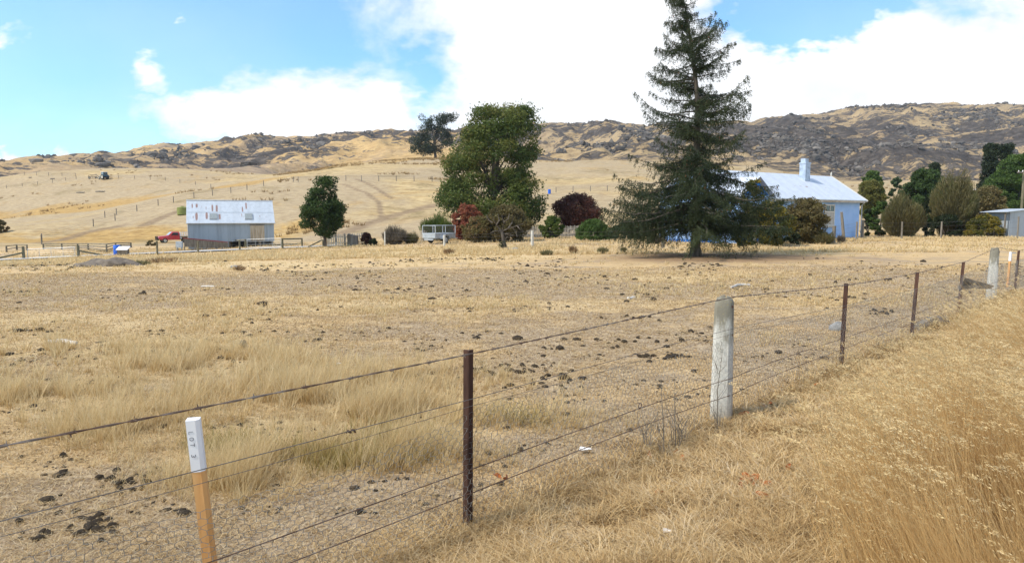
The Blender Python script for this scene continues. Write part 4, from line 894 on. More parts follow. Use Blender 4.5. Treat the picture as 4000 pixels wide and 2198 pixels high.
# weeds standing in the paddock
for L, Rr, top, bs, mt, lb in ((1730, 1780, 966, 996, 'dryweed', 'olive-brown weed clump in front of the cage trailer'), (2105, 2165, 974, 996, 'weed', 'pale green weed patch in front of the picket fence'), (2220, 2258, 956, 990, 'dryweed', 'rusty brown weed clump in front of the clipped dome'),
                               (2328, 2380, 962, 990, 'weed', 'green thistle clump in front of the spreading shrub'), (560, 700, 1000, 1026, 'dryweed', 'reddish dry docks standing beside the dirt mound'), (2420, 2450, 965, 985, 'weed', 'small green weed left of the spruce'),
                               (500, 590, 1018, 1036, 'weed', 'low green weeds on the end of the dirt mound')):
    q = hit((L + Rr) / 2, bs); sh('weed_clump', lb, 'weed', L, Rr, top, q.y, FOL[mt], 'broom', 14, 40, .10, 'weeds standing in the paddock')
# the bare leaning tree
q = hit(1968, 974); t = thing('bare_tree', 'bare grey spreading tree with ivy at its foot in the paddock edge', 'tree', q); b = MB(); s = q.y / F
def bp(x, y, dy=0.): return ((x - 1968) * s, dy, (974 - y) * s)
b.tube([bp(1972, 978), bp(1968, 940), bp(1960, 905)], [.16, .11, .09], 8)
for pts in ([(1960, 905), (1985, 893), (2020, 882), (2048, 872)], [(1960, 905), (1940, 880), (1925, 850)], [(1962, 902), (1968, 870), (1960, 840)], [(1985, 893), (2000, 870), (2005, 845)], [(1960, 905), (1935, 902), (1915, 910)], [(2000, 888), (2015, 905), (2020, 925)],
            [(1964, 915), (1985, 915), (2010, 920)], [(1940, 880), (1950, 860), (1945, 838)], [(2020, 882), (2030, 895), (2042, 905)], [(1968, 940), (1982, 925), (1998, 935)], [(1968, 870), (1985, 855), (1990, 835)], [(1925, 870), (1910, 860), (1900, 840)]):
    b.tube([bp(x, y, .25 * math.sin(x * .11 + i)) for i, (x, y) in enumerate(pts)], [.042 * .55 ** i + .009 for i in range(len(pts))], 5)
b.build('trunk', MT['bark_pale'], t, True)
crown('ivy', t, FOL['dark'], [(bp(1965, 960)[0] + .15 * math.cos(i), .15 * math.sin(i), .12 + .06 * i, .18) for i in range(6)], 60, .09, np.random.default_rng(2))
# ------------------------------------------------------------------ building materials
def sheet_iron(name, base, dirt, streak=.5, ridges=9., attr=False, rust=(.15, .065, .04)):
    m, k, b, o = newmat(name); co = k.n('ShaderNodeTexCoord').outputs['Object']
    s1 = k.noise(k.mapping(co, (2.2, 2.2, .16)), 1.4, 6, .65); s2 = k.noise(co, 3, 5, .6); pan = k.noise(k.mapping(co, (1.25, 0, 0)), 1.0, 0)
    c = k.mix(k.smooth(s1, .42, .70, 0, streak), base, dirt); c = k.mix(k.smooth(pan, .45, .6, 0, .22), c, tuple(v * .72 for v in base)); c = k.mix(k.smooth(s2, .58, .72, 0, .25), c, dirt)
    if attr: c = k.mix(k.smooth(k.m('ADD', k.attr('rust'), k.m('MULTIPLY', k.m('SUBTRACT', s2, .5), .7)), .30, .70, 0, .8), c, k.ramp(s2, sp(rust, (.25, .10, .052))))
    k.l(c, b.inputs['Base Color']); b.inputs['Roughness'].default_value = .55; b.inputs['Metallic'].default_value = .12
    w_ = k.n('ShaderNodeTexWave', wave_type='BANDS', bands_direction='X'); k.l(co, w_.inputs[0]); w_.inputs['Scale'].default_value = ridges / 6.283 * 2
    bn = k.n('ShaderNodeBump'); bn.inputs['Strength'].default_value = .35; bn.inputs['Distance'].default_value = .02; k.l(w_.outputs['Fac'], bn.inputs['Height']); k.l(bn.outputs[0], b.inputs['Normal'])
    return m
MT['barn_wall'] = sheet_iron('grey_corrugated_wall', (.35, .42, .49), (.24, .285, .33), .65)
MT['barn_roof'] = sheet_iron('galvanised_roof', (.46, .51, .57), (.34, .38, .43), .6, attr=True)
MT['house_roof'] = sheet_iron('painted_iron_roof', (.56, .61, .69), (.42, .46, .53), .5, attr=True, rust=(.30, .22, .15))
MT['shed_iron'] = sheet_iron('shed_iron', (.36, .41, .46), (.24, .27, .31), .6)
MT['pale_blue'] = noisy('pale_blue_plaster', sp((.26, .43, .74), (.31, .49, .81), (.36, .53, .82)), 1.3, 6, .75, .15)
MT['bright_blue'] = noisy('bright_blue_boards', sp((.015, .15, .55), (.025, .22, .68)), 3, 5, .55, stretch=(1, 1, 4))
MT['chimney'] = noisy('blue_washed_plaster', sp((.22, .27, .33), (.38, .46, .57), (.46, .54, .66)), 3, 6, .8, .2)
MT['timber_fascia'] = noisy('bare_fascia', sp((.20, .16, .12), (.46, .43, .40), (.60, .58, .56)), 1.5, 6, .8, stretch=(1, 1, 3))
MT['joinery'] = noisy('cream_joinery', sp((.52, .50, .44), (.64, .61, .55)), 5, 4, .6)
MT['barn_door'] = noisy('peeling_boards', sp((.17, .125, .085), (.46, .39, .29), (.66, .60, .49)), 3.4, 6, .85, stretch=(2.2, 1, .22), nrough=.7)
MT['red_brown'] = noisy('red_oxide', sp((.19, .05, .035), (.28, .08, .05)), 4, 4, .7)
def roof_slab(name, a, b, c, d, th, mat, parent, rust=(), nu=60, nv=24):
    """sloping sheet: a-b along the eave, d-c along the ridge, thickness th"""
    a, b, c, d = map(Vector, (a, b, c, d)); V, Q, ru = [], [], []; n = (b - a).cross(d - a).normalized(); n = n if n.z > 0 else -n
    for lay, off in ((0, n * th), (1, n * 0)):
        for j in range(nv + 1):
            for i in range(nu + 1):
                u, v = i / nu, j / nv; V.append(tuple((a.lerp(b, u)).lerp(d.lerp(c, u), v) + off)); r_ = 0.
                for ru_, rv, wu, wv, k_ in rust: r_ = max(r_, k_ * math.exp(-((u - ru_) / wu) ** 4 - ((v - rv) / wv) ** 4))
                ru.append(r_)
    m = nu + 1; N = (nu + 1) * (nv + 1)
    for j in range(nv):
        for i in range(nu):
            q = [j * m + i, j * m + i + 1, (j + 1) * m + i + 1, (j + 1) * m + i]; Q.append(q); Q.append([N + x for x in q[::-1]])
    edge = [j for j in range(nu + 1)] + [j * m + nu for j in range(1, nv + 1)] + [nv * m + i for i in range(nu - 1, -1, -1)] + [j * m for j in range(nv - 1, 0, -1)]
    for x, y in zip(edge, edge[1:] + edge[:1]): Q.append([x, N + x, N + y, y])
    return npmesh(name, np.array(V), np.array(Q), mat, parent, {'rust': np.array(ru)})

# ------------------------------------------------------------------ the woolshed
bl = Vector((-32.1, 68.6, 0)); bl.z = h1(bl.x, bl.y) - .05; ang = math.atan2(.39, .92); LB, DB = 8.1, 5.0
barn = thing('barn', 'grey corrugated iron woolshed with rust-streaked roof at the foot of the hill', 'barn', bl, ang)
ez, rzz = 1.33 - bl.z, 3.50 - bl.z; fl = .88
b = MB(); b.prism([(0, fl), (LB, fl), (LB, ez), (0, ez)], 0, .08); b.prism([(0, fl), (LB, fl), (LB, ez), (0, ez)], DB - .08, DB)
for x0 in (0, LB - .08): b.add([(x0 + q, y, z) for q in (0, .08) for y, z in ((.081, fl), (DB - .081, fl), (DB - .081, ez), (DB / 2, rzz - .06), (.081, ez))], [(4, 3, 2, 1, 0), (5, 6, 7, 8, 9)] + [(i, (i + 1) % 5, (i + 1) % 5 + 5, i + 5) for i in range(5)])
b.box((1.85, .05, fl / 2 - .2), (3.7, .06, fl + .4)); b.box((LB / 2, DB - .05, fl / 2 - .2), (LB, .06, fl + .4)); b.box((LB / 2, DB / 2, fl + .03), (LB - .2, DB - .2, .06)); b.box((.05, DB / 2, fl / 2 - .2), (.06, DB - .12, fl + .4))
b.build('wall', MT['barn_wall'], barn)
RU = [(.065, .77, .012, .13, .7), (.115, .77, .012, .10, 1), (.29, .67, .011, .16, 1.1), (.34, .66, .012, .16, 1.1), (.17, .72, .006, .06, .6), (.22, .66, .008, .12, .6), (.635, .62, .007, .14, .9), (.68, .78, .010, .16, 1.0), (.075, .26, .008, .10, .6), (.112, .30, .013, .17, 1.2), (.225, .32, .013, .16, 1.2), (.37, .29, .012, .14, .9),
      (.62, .36, .006, .10, .6), (.83, .30, .007, .06, .8), (.83, .13, .006, .05, .5), (.90, .25, .006, .12, .5), (.83, .55, .007, .03, .5)]
fr = roof_slab('roof', (-.10, -.22, ez - .12), (LB + .10, -.22, ez - .12), (LB + .10, DB / 2, rzz), (-.10, DB / 2, rzz), .035, MT['barn_roof'], barn, RU, 130, 30)
roof_slab('roof', (-.10, DB + .22, ez - .12), (LB + .10, DB + .22, ez - .12), (LB + .10, DB / 2, rzz), (-.10, DB / 2, rzz), .033, MT['barn_roof'], barn)
rd = MB(); rd.tube([(-.12, DB / 2, rzz + .05), (LB + .12, DB / 2, rzz + .05)], .07, 8); rd.build('ridge_cap', MT['grey_steel'], barn)
sl = Vector((0, DB / 2 + .22, rzz - ez + .12)); lap = MB(); lap.bar(Vector((-.1, -.22, ez - .12)) + sl * .47 + Vector((0, -.03, .055)), Vector((LB + .1, -.22, ez - .12)) + sl * .47 + Vector((0, -.03, .055)), .02, .012); lap.build('lap_joint', MT['barn_wall'], barn)
for x in (.295, .705):
    c = Vector((x * LB, -.22, ez - .12)) + sl * .28; q = sl.to_track_quat('Y', 'Z').to_matrix(); f_ = MB(); f_.box(c + Vector((0, -.03, .075)), (.80, .92, .05), 0, q); g_ = MB(); g_.box(c + Vector((0, -.055, .10)), (.70, .82, .03), 0, q)
    s = f_.build('skylight', MT['grey_steel'], barn); g_.build('pane', noisy('dull_fibreglass', sp((.20, .23, .24), (.27, .30, .31)), 3, 3, .5, stretch=(6, 1, 1)), s)
dx0, dx1 = (977 - 738) / (1072 - 738) * LB, (1033 - 738) / (1072 - 738) * LB
d = MB(); n_ = 7
for i in range(n_): d.box((dx0 + (i + .5) * (dx1 - dx0) / n_, -.035, (fl + ez - .35) / 2 + .05), ((dx1 - dx0) / n_ - .012, .05, ez - fl - .40))
d.build('door', MT['barn_door'], barn); h_ = MB(); h_.box(((dx0 + dx1) / 2, -.04, ez - .24), (dx1 - dx0 + .1, .07, .07)); h_.build('door_track', MT['old_wood'], barn)
p_ = MB(); 
for x in (3.75, 5.3, 6.7, 7.9):
    for y in (.25, 2.5, 4.6): p_ = MB(); p_.box((x, y, fl / 2 - .2), (.22, .22, fl + .38)); p_.build('pile', MT['old_wood'], barn)
g_ = MB(); g_.tube([(-.15, -.28, ez - .1), (LB + .15, -.28, ez - .1)], .05, 6); g_.tube([(.02, -.07, ez - .1), (.02, -.07, .1)], .04, 6); g_.build('gutter', MT['grey_steel'], barn)

# ------------------------------------------------------------------ timber loading ramp with a red top rail
rp = atY(722, 66.5); rq = atY(890, 68.2); v = rq - rp; t = thing('loading_ramp', 'timber plank loading ramp with red top rail leaning along the barn', 'ramp', rp, math.atan2(v.y, v.x)); ln = math.hypot(v.x, v.y); dz = rq.z - rp.z
zA, zB = zat(931, rp.y) - rp.z, zat(947, rq.y) - rp.z
b = MB()
for y in (0, .9):
    for k in range(6): f = k / 6; b.bar((0, y, zA * .98 - f * .78 - .08), (ln, y, zB * .98 - f * .52 - .08), .05, .11)
pl = b.build('side_planks', MT['old_wood'], t); b = MB(); b.box((ln * .5, .45, .30 + dz * .5), (ln * .98, .82, .05), 0, Matrix.Rotation(.05, 3, 'Y')); b.build('deck', MT['old_wood'], t)
b = MB(); b.bar((-.1, -.03, zA + .02), (ln + .05, -.03, zB + .02), .06, .06); b.bar((-.1, .93, zA + .02), (ln + .05, .93, zB + .02), .06, .06); b.build('top_rail', MT['red_rail'], t)
for i in range(5):
    f = i / 4; b = MB(); b.box((ln * f, -.07, (zA + (zB - zA) * f) / 2 - .1), (.09, .08, zA + (zB - zA) * f + .1)); b.build('post', MT['old_wood'], t)

# ------------------------------------------------------------------ the blue house
ha = 34.6; hr = Vector((30.5, 61, 0)); hr.z = h1(30.5, 61) - .12; house = thing('house', 'pale blue farmhouse with white iron roof and chimney behind the spruce', 'house', hr, R(ha))
LH, DH = 18.6, 6.0; he, hrg = 3.50 - hr.z, 5.50 - hr.z
b = MB(); b.add([(x, y, z) for x in (-LH, 0) for y, z in ((0, 0), (DH, 0), (DH, he), (DH / 2, hrg - .08), (0, he))], [(0, 1, 2, 3, 4), (9, 8, 7, 6, 5)] + [(i + 5, (i + 1) % 5 + 5, (i + 1) % 5, i) for i in range(5)])
wx0, wx1, wg = -18.6 + .05, -15.3, 4.7 - hr.z
b.add([(x, y, z) for y in (-1.6, -.004) for x, z in ((wx0, 0), (wx1, 0), (wx1, he - .05), ((wx0 + wx1) / 2, wg - .06), (wx0, he - .05))], [(4, 3, 2, 1, 0), (5, 6, 7, 8, 9)] + [(i, (i + 1) % 5, (i + 1) % 5 + 5, i + 5) for i in range(5)])
b.build('wall', MT['pale_blue'], house)
RH = [(.62, .50, .012, .02, .7), (.66, .49, .012, .025, .8), (.58, .5, .01, .015, .6), (.80, .48, .012, .015, .5), (.9, .35, .01, .012, .4)]
roof_slab('roof', (-LH - .35, -.42, he - .26), (.42, -.42, he - .26), (.42, DH / 2, hrg), (-LH - .35, DH / 2, hrg), .04, MT['house_roof'], house, RH, 160, 40)
roof_slab('roof', (-LH - .35, DH + .42, he - .26), (.42, DH + .42, he - .26), (.42, DH / 2, hrg), (-LH - .35, DH / 2, hrg), .038, MT['house_roof'], house)
wm = (wx0 + wx1) / 2
roof_slab('wing_roof', (wx1 + .3, -2.0, he - .22), (wx1 + .3, .6, he - .22), (wm, 1.9, wg), (wm, -2.0, wg), .036, MT['house_roof'], house, (), 12, 8); roof_slab('wing_roof', (wx0 - .3, -2.0, he - .22), (wx0 - .3, .6, he - .22), (wm, 1.9, wg), (wm, -2.0, wg), .034, MT['house_roof'], house, (), 12, 8)
b = MB(); b.add([(wm, -1.615, wg - .10), (wx0 + .1, -1.615, he - .08), (wx1 - .1, -1.615, he - .08), (wm, -1.64, wg - .10), (wx0 + .1, -1.64, he - .08), (wx1 - .1, -1.64, he - .08)], [(0, 2, 1), (3, 4, 5), (0, 1, 4, 3), (1, 2, 5, 4), (2, 0, 3, 5)]); b.build('gable_panel', MT['bright_blue'], house)
b = MB(); b.box((-LH / 2 + 2.6, -.40, he - .34), (LH - 5.0, .04, .17)); b.build('fascia', MT['timber_fascia'], house)
b = MB(); b.box((-LH / 2 + 2.6, -.47, he - .24), (LH - 5.1, .10, .07)); b.tube([(.30, -.45, he - .25), (.25, -.08, he - .6), (.25, -.08, .1)], .04, 6); b.build('gutter', MT['alu'], house)
b = MB()
for y0, y1 in ((-.45, DH / 2), (DH + .45, DH / 2)): b.bar((.45, y0, he - .30), (.45, y1, hrg - .02), .04, .20)
b.build('bargeboard', MT['joinery'], house)
b = MB(); b.tube([(.40, DH / 2, hrg - .1), (.40, DH / 2, hrg + .12), (.40, DH / 2, hrg + .20), (.40, DH / 2, hrg + .44)], [.05, .05, .075, .025], 8); b.build('finial', MT['joinery'], house)
b = MB(); cz = zat(640, 60.5) - hr.z; b.box((-4.75, 2.35, (cz + he) / 2 + .3), (.70, .58, cz - he - .4)); b.box((-4.75, 2.35, cz + .02), (.78, .66, .12)); b.box((-4.82, 2.35, cz + .24), (.50, .44, .34)); b.build('chimney', MT['chimney'], house)
# window in the front wall: two small top lights over a tall sash with a curtain
wx, wz0, wz1, wwd = -4.68, 1.10 - hr.z, 2.90 - hr.z, 1.42
b = MB(); b.box((wx, -.01, (wz0 + wz1) / 2), (wwd, .06, wz1 - wz0)); fr = b.build('window', MT['dark'], house)
b = MB(); zt_ = wz1 - .62
for x in (-wwd / 2 + .05, wwd / 2 - .05): b.box((wx + x, -.055, (wz0 + wz1) / 2), (.10, .05, wz1 - wz0))
for z in (wz0 + .05, zt_, wz1 - .05): b.box((wx, -.055, z), (wwd - .204, .05, .10))
b.box((wx, -.055, (zt_ + wz1) / 2), (.08, .05, wz1 - zt_ - .204)); b.box((wx, -.0575, (wz0 + zt_) / 2), (.06, .045, zt_ - wz0 - .204))
b.build('frame', MT['joinery'], fr); b = MB(); b.box((wx, -.045, (wz0 + zt_) / 2), (wwd - .22, .008, zt_ - wz0 - .12)); b.build('curtain', MT['curtain'], fr)
b = MB(); b.box((wx, -.045, (zt_ + wz1) / 2), (wwd - .22, .008, wz1 - zt_ - .12)); b.build('pane', MT['glass'], fr); b = MB(); b.box((wx, -.11, wz0 - .05), (wwd + .2, .20, .09)); b.build('sill', MT['timber_fascia'], fr)
# left gable end: windows, bright blue weatherboards by the porch
b = MB()
for i in range(6): b.box((-LH - .06, .95, .18 + i * .19), (.09, 1.75, .175))
b.box((-LH - .05, 3.3, .12), (.06, 5.2, .22)); b.build('weatherboard_panel', MT['bright_blue'], house)
for y in (.95, 4.2):
    b = MB(); b.box((-LH - .02, y, 2.0), (.06, 1.1, 1.3)); o = b.build('window', MT['dark'], house); b = MB()
    for q in (-.52, .52): b.box((-LH - .065, y + q, 2.0), (.05, .09, 1.3))
    for z in (1.38, 2.0, 2.62): b.box((-LH - .065, y, z), (.05, .945, .08))
    b.build('frame', MT['joinery'], o)
b = MB(); b.box((wm, -1.62, 1.9), (2.0, .06, 1.5)); o = b.build('window', MT['dark'], house); b = MB()
for q in (-.96, -.3, .3, .96): b.box((wm + q, -1.665, 1.9), (.09, .05, 1.5))
for z in (1.17, 2.63): b.box((wm, -1.662, z), (1.82, .05, .09))
b.build('frame', MT['joinery'], o)
b = MB(); b.box((wm, -1.63, .30), (3.2, .05, .55)); b.build('skirting_panel', MT['bright_blue'], house)
# lean-to at the right-hand end
b = MB(); b.box((1.0, 3.4, 1.15), (1.9, 3.6, 2.3)); o = b.build('lean_to', MT['old_wood'], house); roof_slab('roof', (2.2, 1.4, 2.35), (2.2, 5.4, 2.35), (.02, 5.4, 2.9), (.02, 1.4, 2.9), .03, MT['house_roof'], o, (), 8, 6); b = MB(); b.box((1.1, 1.42, 2.42), (2.0, .05, .14), 0, Matrix.Rotation(.25, 3, 'Y')); b.build('fascia', MT['red_brown'], o)

# ------------------------------------------------------------------ small shed at the right edge
p = atY(3922, 63); sx = 63 / F; t = thing('small_shed', 'small grey corrugated lean-to shed at the right edge behind the fence', 'shed', p, R(20)); hz1, hz0 = zat(818, 63) - p.z, zat(828, 63) - p.z
b = MB(); b.add([(x, y, z) for y in (0, 2.2) for x, z in ((.5, -.2), (3.4, -.2), (3.4, hz1), (.5, hz0))], [(0, 1, 2, 3), (7, 6, 5, 4), (0, 4, 5, 1), (1, 5, 6, 2), (3, 2, 6, 7), (0, 3, 7, 4)]); b.build('wall', MT['shed_iron'], t)
roof_slab('roof', (-.15, -.2, hz0 - .02), (3.6, -.2, hz1 + .06), (3.6, 2.4, hz1 + .06), (-.15, 2.4, hz0 - .02), .04, MT['alu'], t, (), 10, 6)
for y in (.1, 2.1): b = MB(); b.box((.05, y, hz0 / 2 - .1), (.1, .1, hz0 + .12)); b.build('post', MT['old_wood'], t)
b = MB(); b.box((.28, 1.1, .55), (.40, .05, 1.2)); b.build('boarding', MT['old_wood'], t)

# ------------------------------------------------------------------ power poles
for px, top, Y, r, lab, arm in ((3980, 664, 70, .115, 'nearest tall wooden power pole with crossarm by the grey shed', .95), (3797, 737, 96, .10, 'short pale power pole seen beside the tall brownish tree', .5), (3623, 723, 100, .09, 'far thin power pole with crossarm in front of the large mid green tree', .9)):
    p = atY(px, Y); hgt = zat(top, Y) - p.z; t = thing('power_pole', lab, 'power pole', p, R(12), 'power poles right of the house')
    b = MB(); b.tube([(0, 0, -.3), (0, 0, hgt)], [r * 1.25, r * .85], 10); b.build('pole', MT['old_wood'] if r < .11 else MT['treated'], t, True); b = MB(); b.box((0, -.02 - r, hgt - .25), (arm * 2, .09, .11)); o = b.build('crossarm', MT['old_wood'], t)
    for q in (-.85, -.35, .35, .85): b = MB(); b.cyl((q * arm, -.02 - r, hgt - .12), .04, .14, 'z', 8); b.build('insulator', MT['white_paint'], o)

# ------------------------------------------------------------------ vehicles
def wheel(x, y, z, r, wd, t, rim_r=.55, rim='white_rim'):
    n = 20; prof = [(r * .62, -wd / 2), (r * .93, -wd / 2), (r, -wd * .3), (r, wd * .3), (r * .93, wd / 2), (r * .62, wd / 2)]; vs, fs = [], []; m = len(prof)
    for i in range(n):
        a = 2 * math.pi * i / n
        for q, o in prof: vs.append((x + q * math.cos(a), y + o, z + q * math.sin(a)))
    for i in range(n):
        for j in range(m): fs.append((i * m + j, i * m + (j + 1) % m, ((i + 1) % n) * m + (j + 1) % m, ((i + 1) % n) * m + j))
    b = MB(); b.add(vs, fs); o = b.build('wheel', MT['tyre'], t, True); b = MB(); b.cyl((x, y, z), r * rim_r * 1.12, wd * .8, 'y', 16); b.cyl((x, y, z), r * .18, wd * .95, 'y', 10); b.build('rim', MT[rim], o, True); return o
def skin(sections, name, mat, t):
    """lofted body: list of (x, [(y,z)...]) rings"""
    b = MB(); m = len(sections[0][1]); vs = [(x, y, z) for x, r_ in sections for y, z in r_]; fs = []
    for i in range(len(sections) - 1):
        for j in range(m): fs.append((i * m + j, (i + 1) * m + j, (i + 1) * m + (j + 1) % m, i * m + (j + 1) % m))
    fs += [tuple(range(m)), tuple(range((len(sections) - 1) * m, len(sections) * m))[::-1]]; b.add(vs, fs); return b.build(name, mat, t, True)
def rect(hw, z0, z1, hw2=None):
    h2 = hw if hw2 is None else hw2; return [(-hw, z0), (-hw, z0 + (z1 - z0) * .6), (-h2, z1), (h2, z1), (hw, z0 + (z1 - z0) * .6), (hw, z0)]
p = atY(682, 91); t = thing('pickup_truck', 'old red flat-deck pickup truck with black bull bar beside the barn', 'truck', p, R(180 + 40)); t.scale = (.86, .86, .86)
skin([(2.28, rect(.78, .55, .88, .70)), (2.2, rect(.82, .50, .98, .74)), (1.2, rect(.84, .45, 1.06, .76)), (.92, rect(.84, .45, 1.10, .78)), (-.55, rect(.84, .45, 1.10, .80)), (-.60, rect(.84, .45, 1.08, .80))], 'body', MT['car_red'], t)
cab = skin([(.95, rect(.79, 1.08, 1.12, .76)), (.42, rect(.78, 1.08, 1.62, .62)), (.30, rect(.78, 1.08, 1.67, .60)), (-.48, rect(.78, 1.08, 1.67, .60)), (-.60, rect(.78, 1.08, 1.60, .62))], 'cab', MT['car_red'], t)
b = MB(); b.add([(.905, -.66, 1.18), (.905, .66, 1.18), (.435, .58, 1.615), (.435, -.58, 1.615)], [(0, 1, 2, 3)]); b.add([(.925, -.66, 1.18), (.925, .66, 1.18), (.455, .58, 1.62), (.455, -.58, 1.62)], [(0, 1, 2, 3)]); b.build('windscreen', noisy('bright_glass', sp((.30, .34, .38), (.42, .46, .50)), 1, 2, .12, spec=.6), cab)
for s in (-1, 1):
    b = MB(); b.add([(x, s * (y + .02), z) for x, y, z in ((.58, .785, 1.16), (-.44, .785, 1.16), (-.42, .78, 1.43), (.40, .78, 1.43), (-.36, .69, 1.56), (.26, .69, 1.56))], [(0, 1, 2, 3), (3, 2, 4, 5)]); b.build('side_window', MT['glass'], cab)
    b = MB(); b.box((.05, s * .845, .82), (.95, .012, .42)); o = b.build('door', MT['car_red'], t); b = MB(); b.box((-.32, s * .858, .98), (.14, .02, .03)); b.build('handle', MT['dark'], o)
    b = MB(); b.cyl((2.29, s * .58, .80), .10, .05, 'x', 14); b.build('headlight', MT['alu'], t); b = MB(); b.box((.58, s * .93, 1.18), (.05, .16, .12)); b.build('mirror', MT['dark'], t)
    b = MB(); b.box((-.78, s * .74, .80), (.26, .10, .40)); b.build('guard_flap', MT['alu'], t)
b = MB()
for y in (-.7, -.25, .25, .7): b.tube([(2.42, y, .42), (2.46, y, .98)], .045, 6)
for z in (.5, .74, .97): b.tube([(2.44, -.82, z), (2.46, .82, z)], .04, 6)
b.box((2.36, 0, .52), (.14, 1.6, .20)); b.build('bull_bar', MT['dark'], t)
b = MB(); b.box((-1.62, 0, .92), (1.98, 1.72, .09)); b.box((-1.62, 0, .80), (1.9, .9, .14)); b.build('deck', MT['old_wood'], t)
b = MB()
for y in np.linspace(-.8, .8, 9): b.box((-.69, y, 1.28), (.04, .05, .62))
for z in (1.0, 1.3, 1.58): b.box((-.692, 0, z), (.034, 1.66, .05))
for x in np.linspace(-2.5, -.75, 8): b.box((x, -.83, 1.32), (.05, .035, .55)); b.box((x, .83, 1.32), (.05, .035, .55))
for y in (-.83, .83):
    for z in (1.10, 1.56): b.box((-1.62, y, z), (1.8, .028, .05))
b.build('stock_crate', MT['white_paint'], t)
b = MB(); b.box((-1.1, -.76, .62), (.8, .28, .34)); b.build('tool_box', MT['old_wood'], t)
for x in (1.45, -1.55):
    for y in (-.74, .74): wheel(x, y, .37, .37, .24, t)
# tractor on the far paddock
p = hit(408, 701); t = thing('tractor', 'old dark blue tractor with white cab roof parked on the hill', 'tractor', p, R(152))
skin([(2.3, rect(.36, .75, 1.35, .30)), (2.2, rect(.40, .70, 1.42, .32)), (.7, rect(.42, .70, 1.48, .34)), (.55, rect(.42, .60, 1.48, .34)), (-.7, rect(.42, .60, 1.2, .40))], 'bonnet', noisy('faded_cream_grey_paint', sp((.20, .19, .16), (.42, .40, .34)), 3, 5, .6), t)
cb = skin([(.72, rect(.66, 1.15, 1.4, .66)), (.62, rect(.70, .95, 2.42, .64)), (-.75, rect(.76, .95, 2.45, .66)), (-.85, rect(.72, .95, 1.4, .70))], 'cab', MT['tractor_blue'], t)
for s in (-1, 1):
    for x0, x1 in ((-.62, -.08), (.02, .52)): b = MB(); b.box(((x0 + x1) / 2, s * .715, 1.88), (x1 - x0, .12, .74)); b.build('side_window', noisy('pale_cab_glass', sp((.16, .22, .25), (.25, .32, .35)), 1, 2, .1, spec=.6), cb)
    b = MB(); b.box((-.55, s * .84, 1.35), (1.1, .36, .06)); b.box((-1.08, s * .84, 1.15), (.06, .36, .40)); b.build('mudguard', MT['tractor_blue'], t)
for y in (-.32, .32): b = MB(); b.box((-.80, y, 1.9), (.10, .50, .68)); b.build('rear_window', MT['glass'], cb)
b = MB(); b.box((-.05, 0, 2.49), (1.62, 1.46, .10)); b.build('cab_roof', MT['white_paint'], cb); b = MB(); b.tube([(1.5, .15, 1.4), (1.5, .15, 2.1)], .05, 8); b.build('exhaust', MT['dark'], t)
for y in (-.85, .85): wheel(-.35, y, .80, .80, .44, t)
for y in (-.72, .72): wheel(1.75, y, .45, .45, .26, t)
b = MB(); b.box((-1.0, 0, .75), (.5, .9, .6)); b.bar((-1.0, -.45, .6), (-1.8, -.45, .45), .08, .08); b.bar((-1.0, .45, .6), (-1.8, .45, .45), .08, .08); b.build('hitch', MT['dark'], t)
# hay rake left of it
p = hit(362, 699); t = thing('hay_rake', 'rusty pale farm implement standing left of the tractor', 'farm implement', p, R(10)); b = MB(); b.tube([(-1.3, 0, 1.25), (1.3, 0, 1.55)], .08, 6); b.tube([(-1.3, 0, 1.25), (-1.3, 0, .2)], .06, 6); b.tube([(1.0, 0, 1.5), (2.3, 0, .6)], .09, 6); b.tube([(-.3, 0, 1.3), (-.2, .5, .3)], .06, 6); b.box((0, 0, .75), (2.6, .10, .10)); b.build('frame', MT['old_wood'], t)
b = MB()
for i in range(13): b.tube([(-1.2 + i * .2, 0, 1.3), (-1.2 + i * .2, -.4, .8), (-1.2 + i * .2, -.1, .12)], .022, 4)
b.build('tines', MT['post_rust'], t); wheel(-1.1, .2, .40, .40, .12, t, .6); wheel(1.1, .2, .40, .40, .12, t, .6)
# cage trailer: seen from its tailgate corner
p = atY(1716, 60.5); p.z -= .0; t = thing('cage_trailer', 'galvanised stock trailer with wire mesh cage parked by the picket fence', 'trailer', p, R(52)); lx_, ly_, z0, zm, z1 = 2.5, 1.52, .48, .86, 1.56
b = MB()
for y in (-ly_ / 2, ly_ / 2): b.box((0, y, (z0 + zm) / 2), (lx_, .04, zm - z0))
for x in (-lx_ / 2, lx_ / 2): b.box((x, 0, (z0 + zm) / 2), (.04, ly_ - .05, zm - z0))
b.box((0, 0, z0 - .01), (lx_ - .02, ly_ - .02, .05))
for y in (-ly_ / 2 - .03, ly_ / 2 + .03):
    for z in (z0 + .08, zm - .08): b.box((0, y, z), (lx_, .02, .04))
bd_ = b.build('body', MT['alu'], t); b = MB()
for z in (z0 + .05, z0 + .2, zm - .03): b.box((-lx_ / 2 - .035, 0, z), (.03, ly_, .05))
b.box((-lx_ / 2 - .03, 0, .36), (.06, 1.1, .10)); b.build('tailgate', MT['alu'], t); b = MB()
for x in (-lx_ / 2, 0, lx_ / 2):
    for y in (-ly_ / 2, ly_ / 2): b.box((x, y, (zm + z1) / 2), (.05, .05, z1 - zm))
for z in (zm + .03, z1): 
    for y in (-ly_ / 2, ly_ / 2): b.box((0, y, z), (lx_ - .06, .046, .046))
    for x in (-lx_ / 2, 0, lx_ / 2): b.box((x, 0, z + .001), (.046, ly_ - .06, .046))
b.build('cage_frame', MT['alu'], t); b = MB(); step = .10
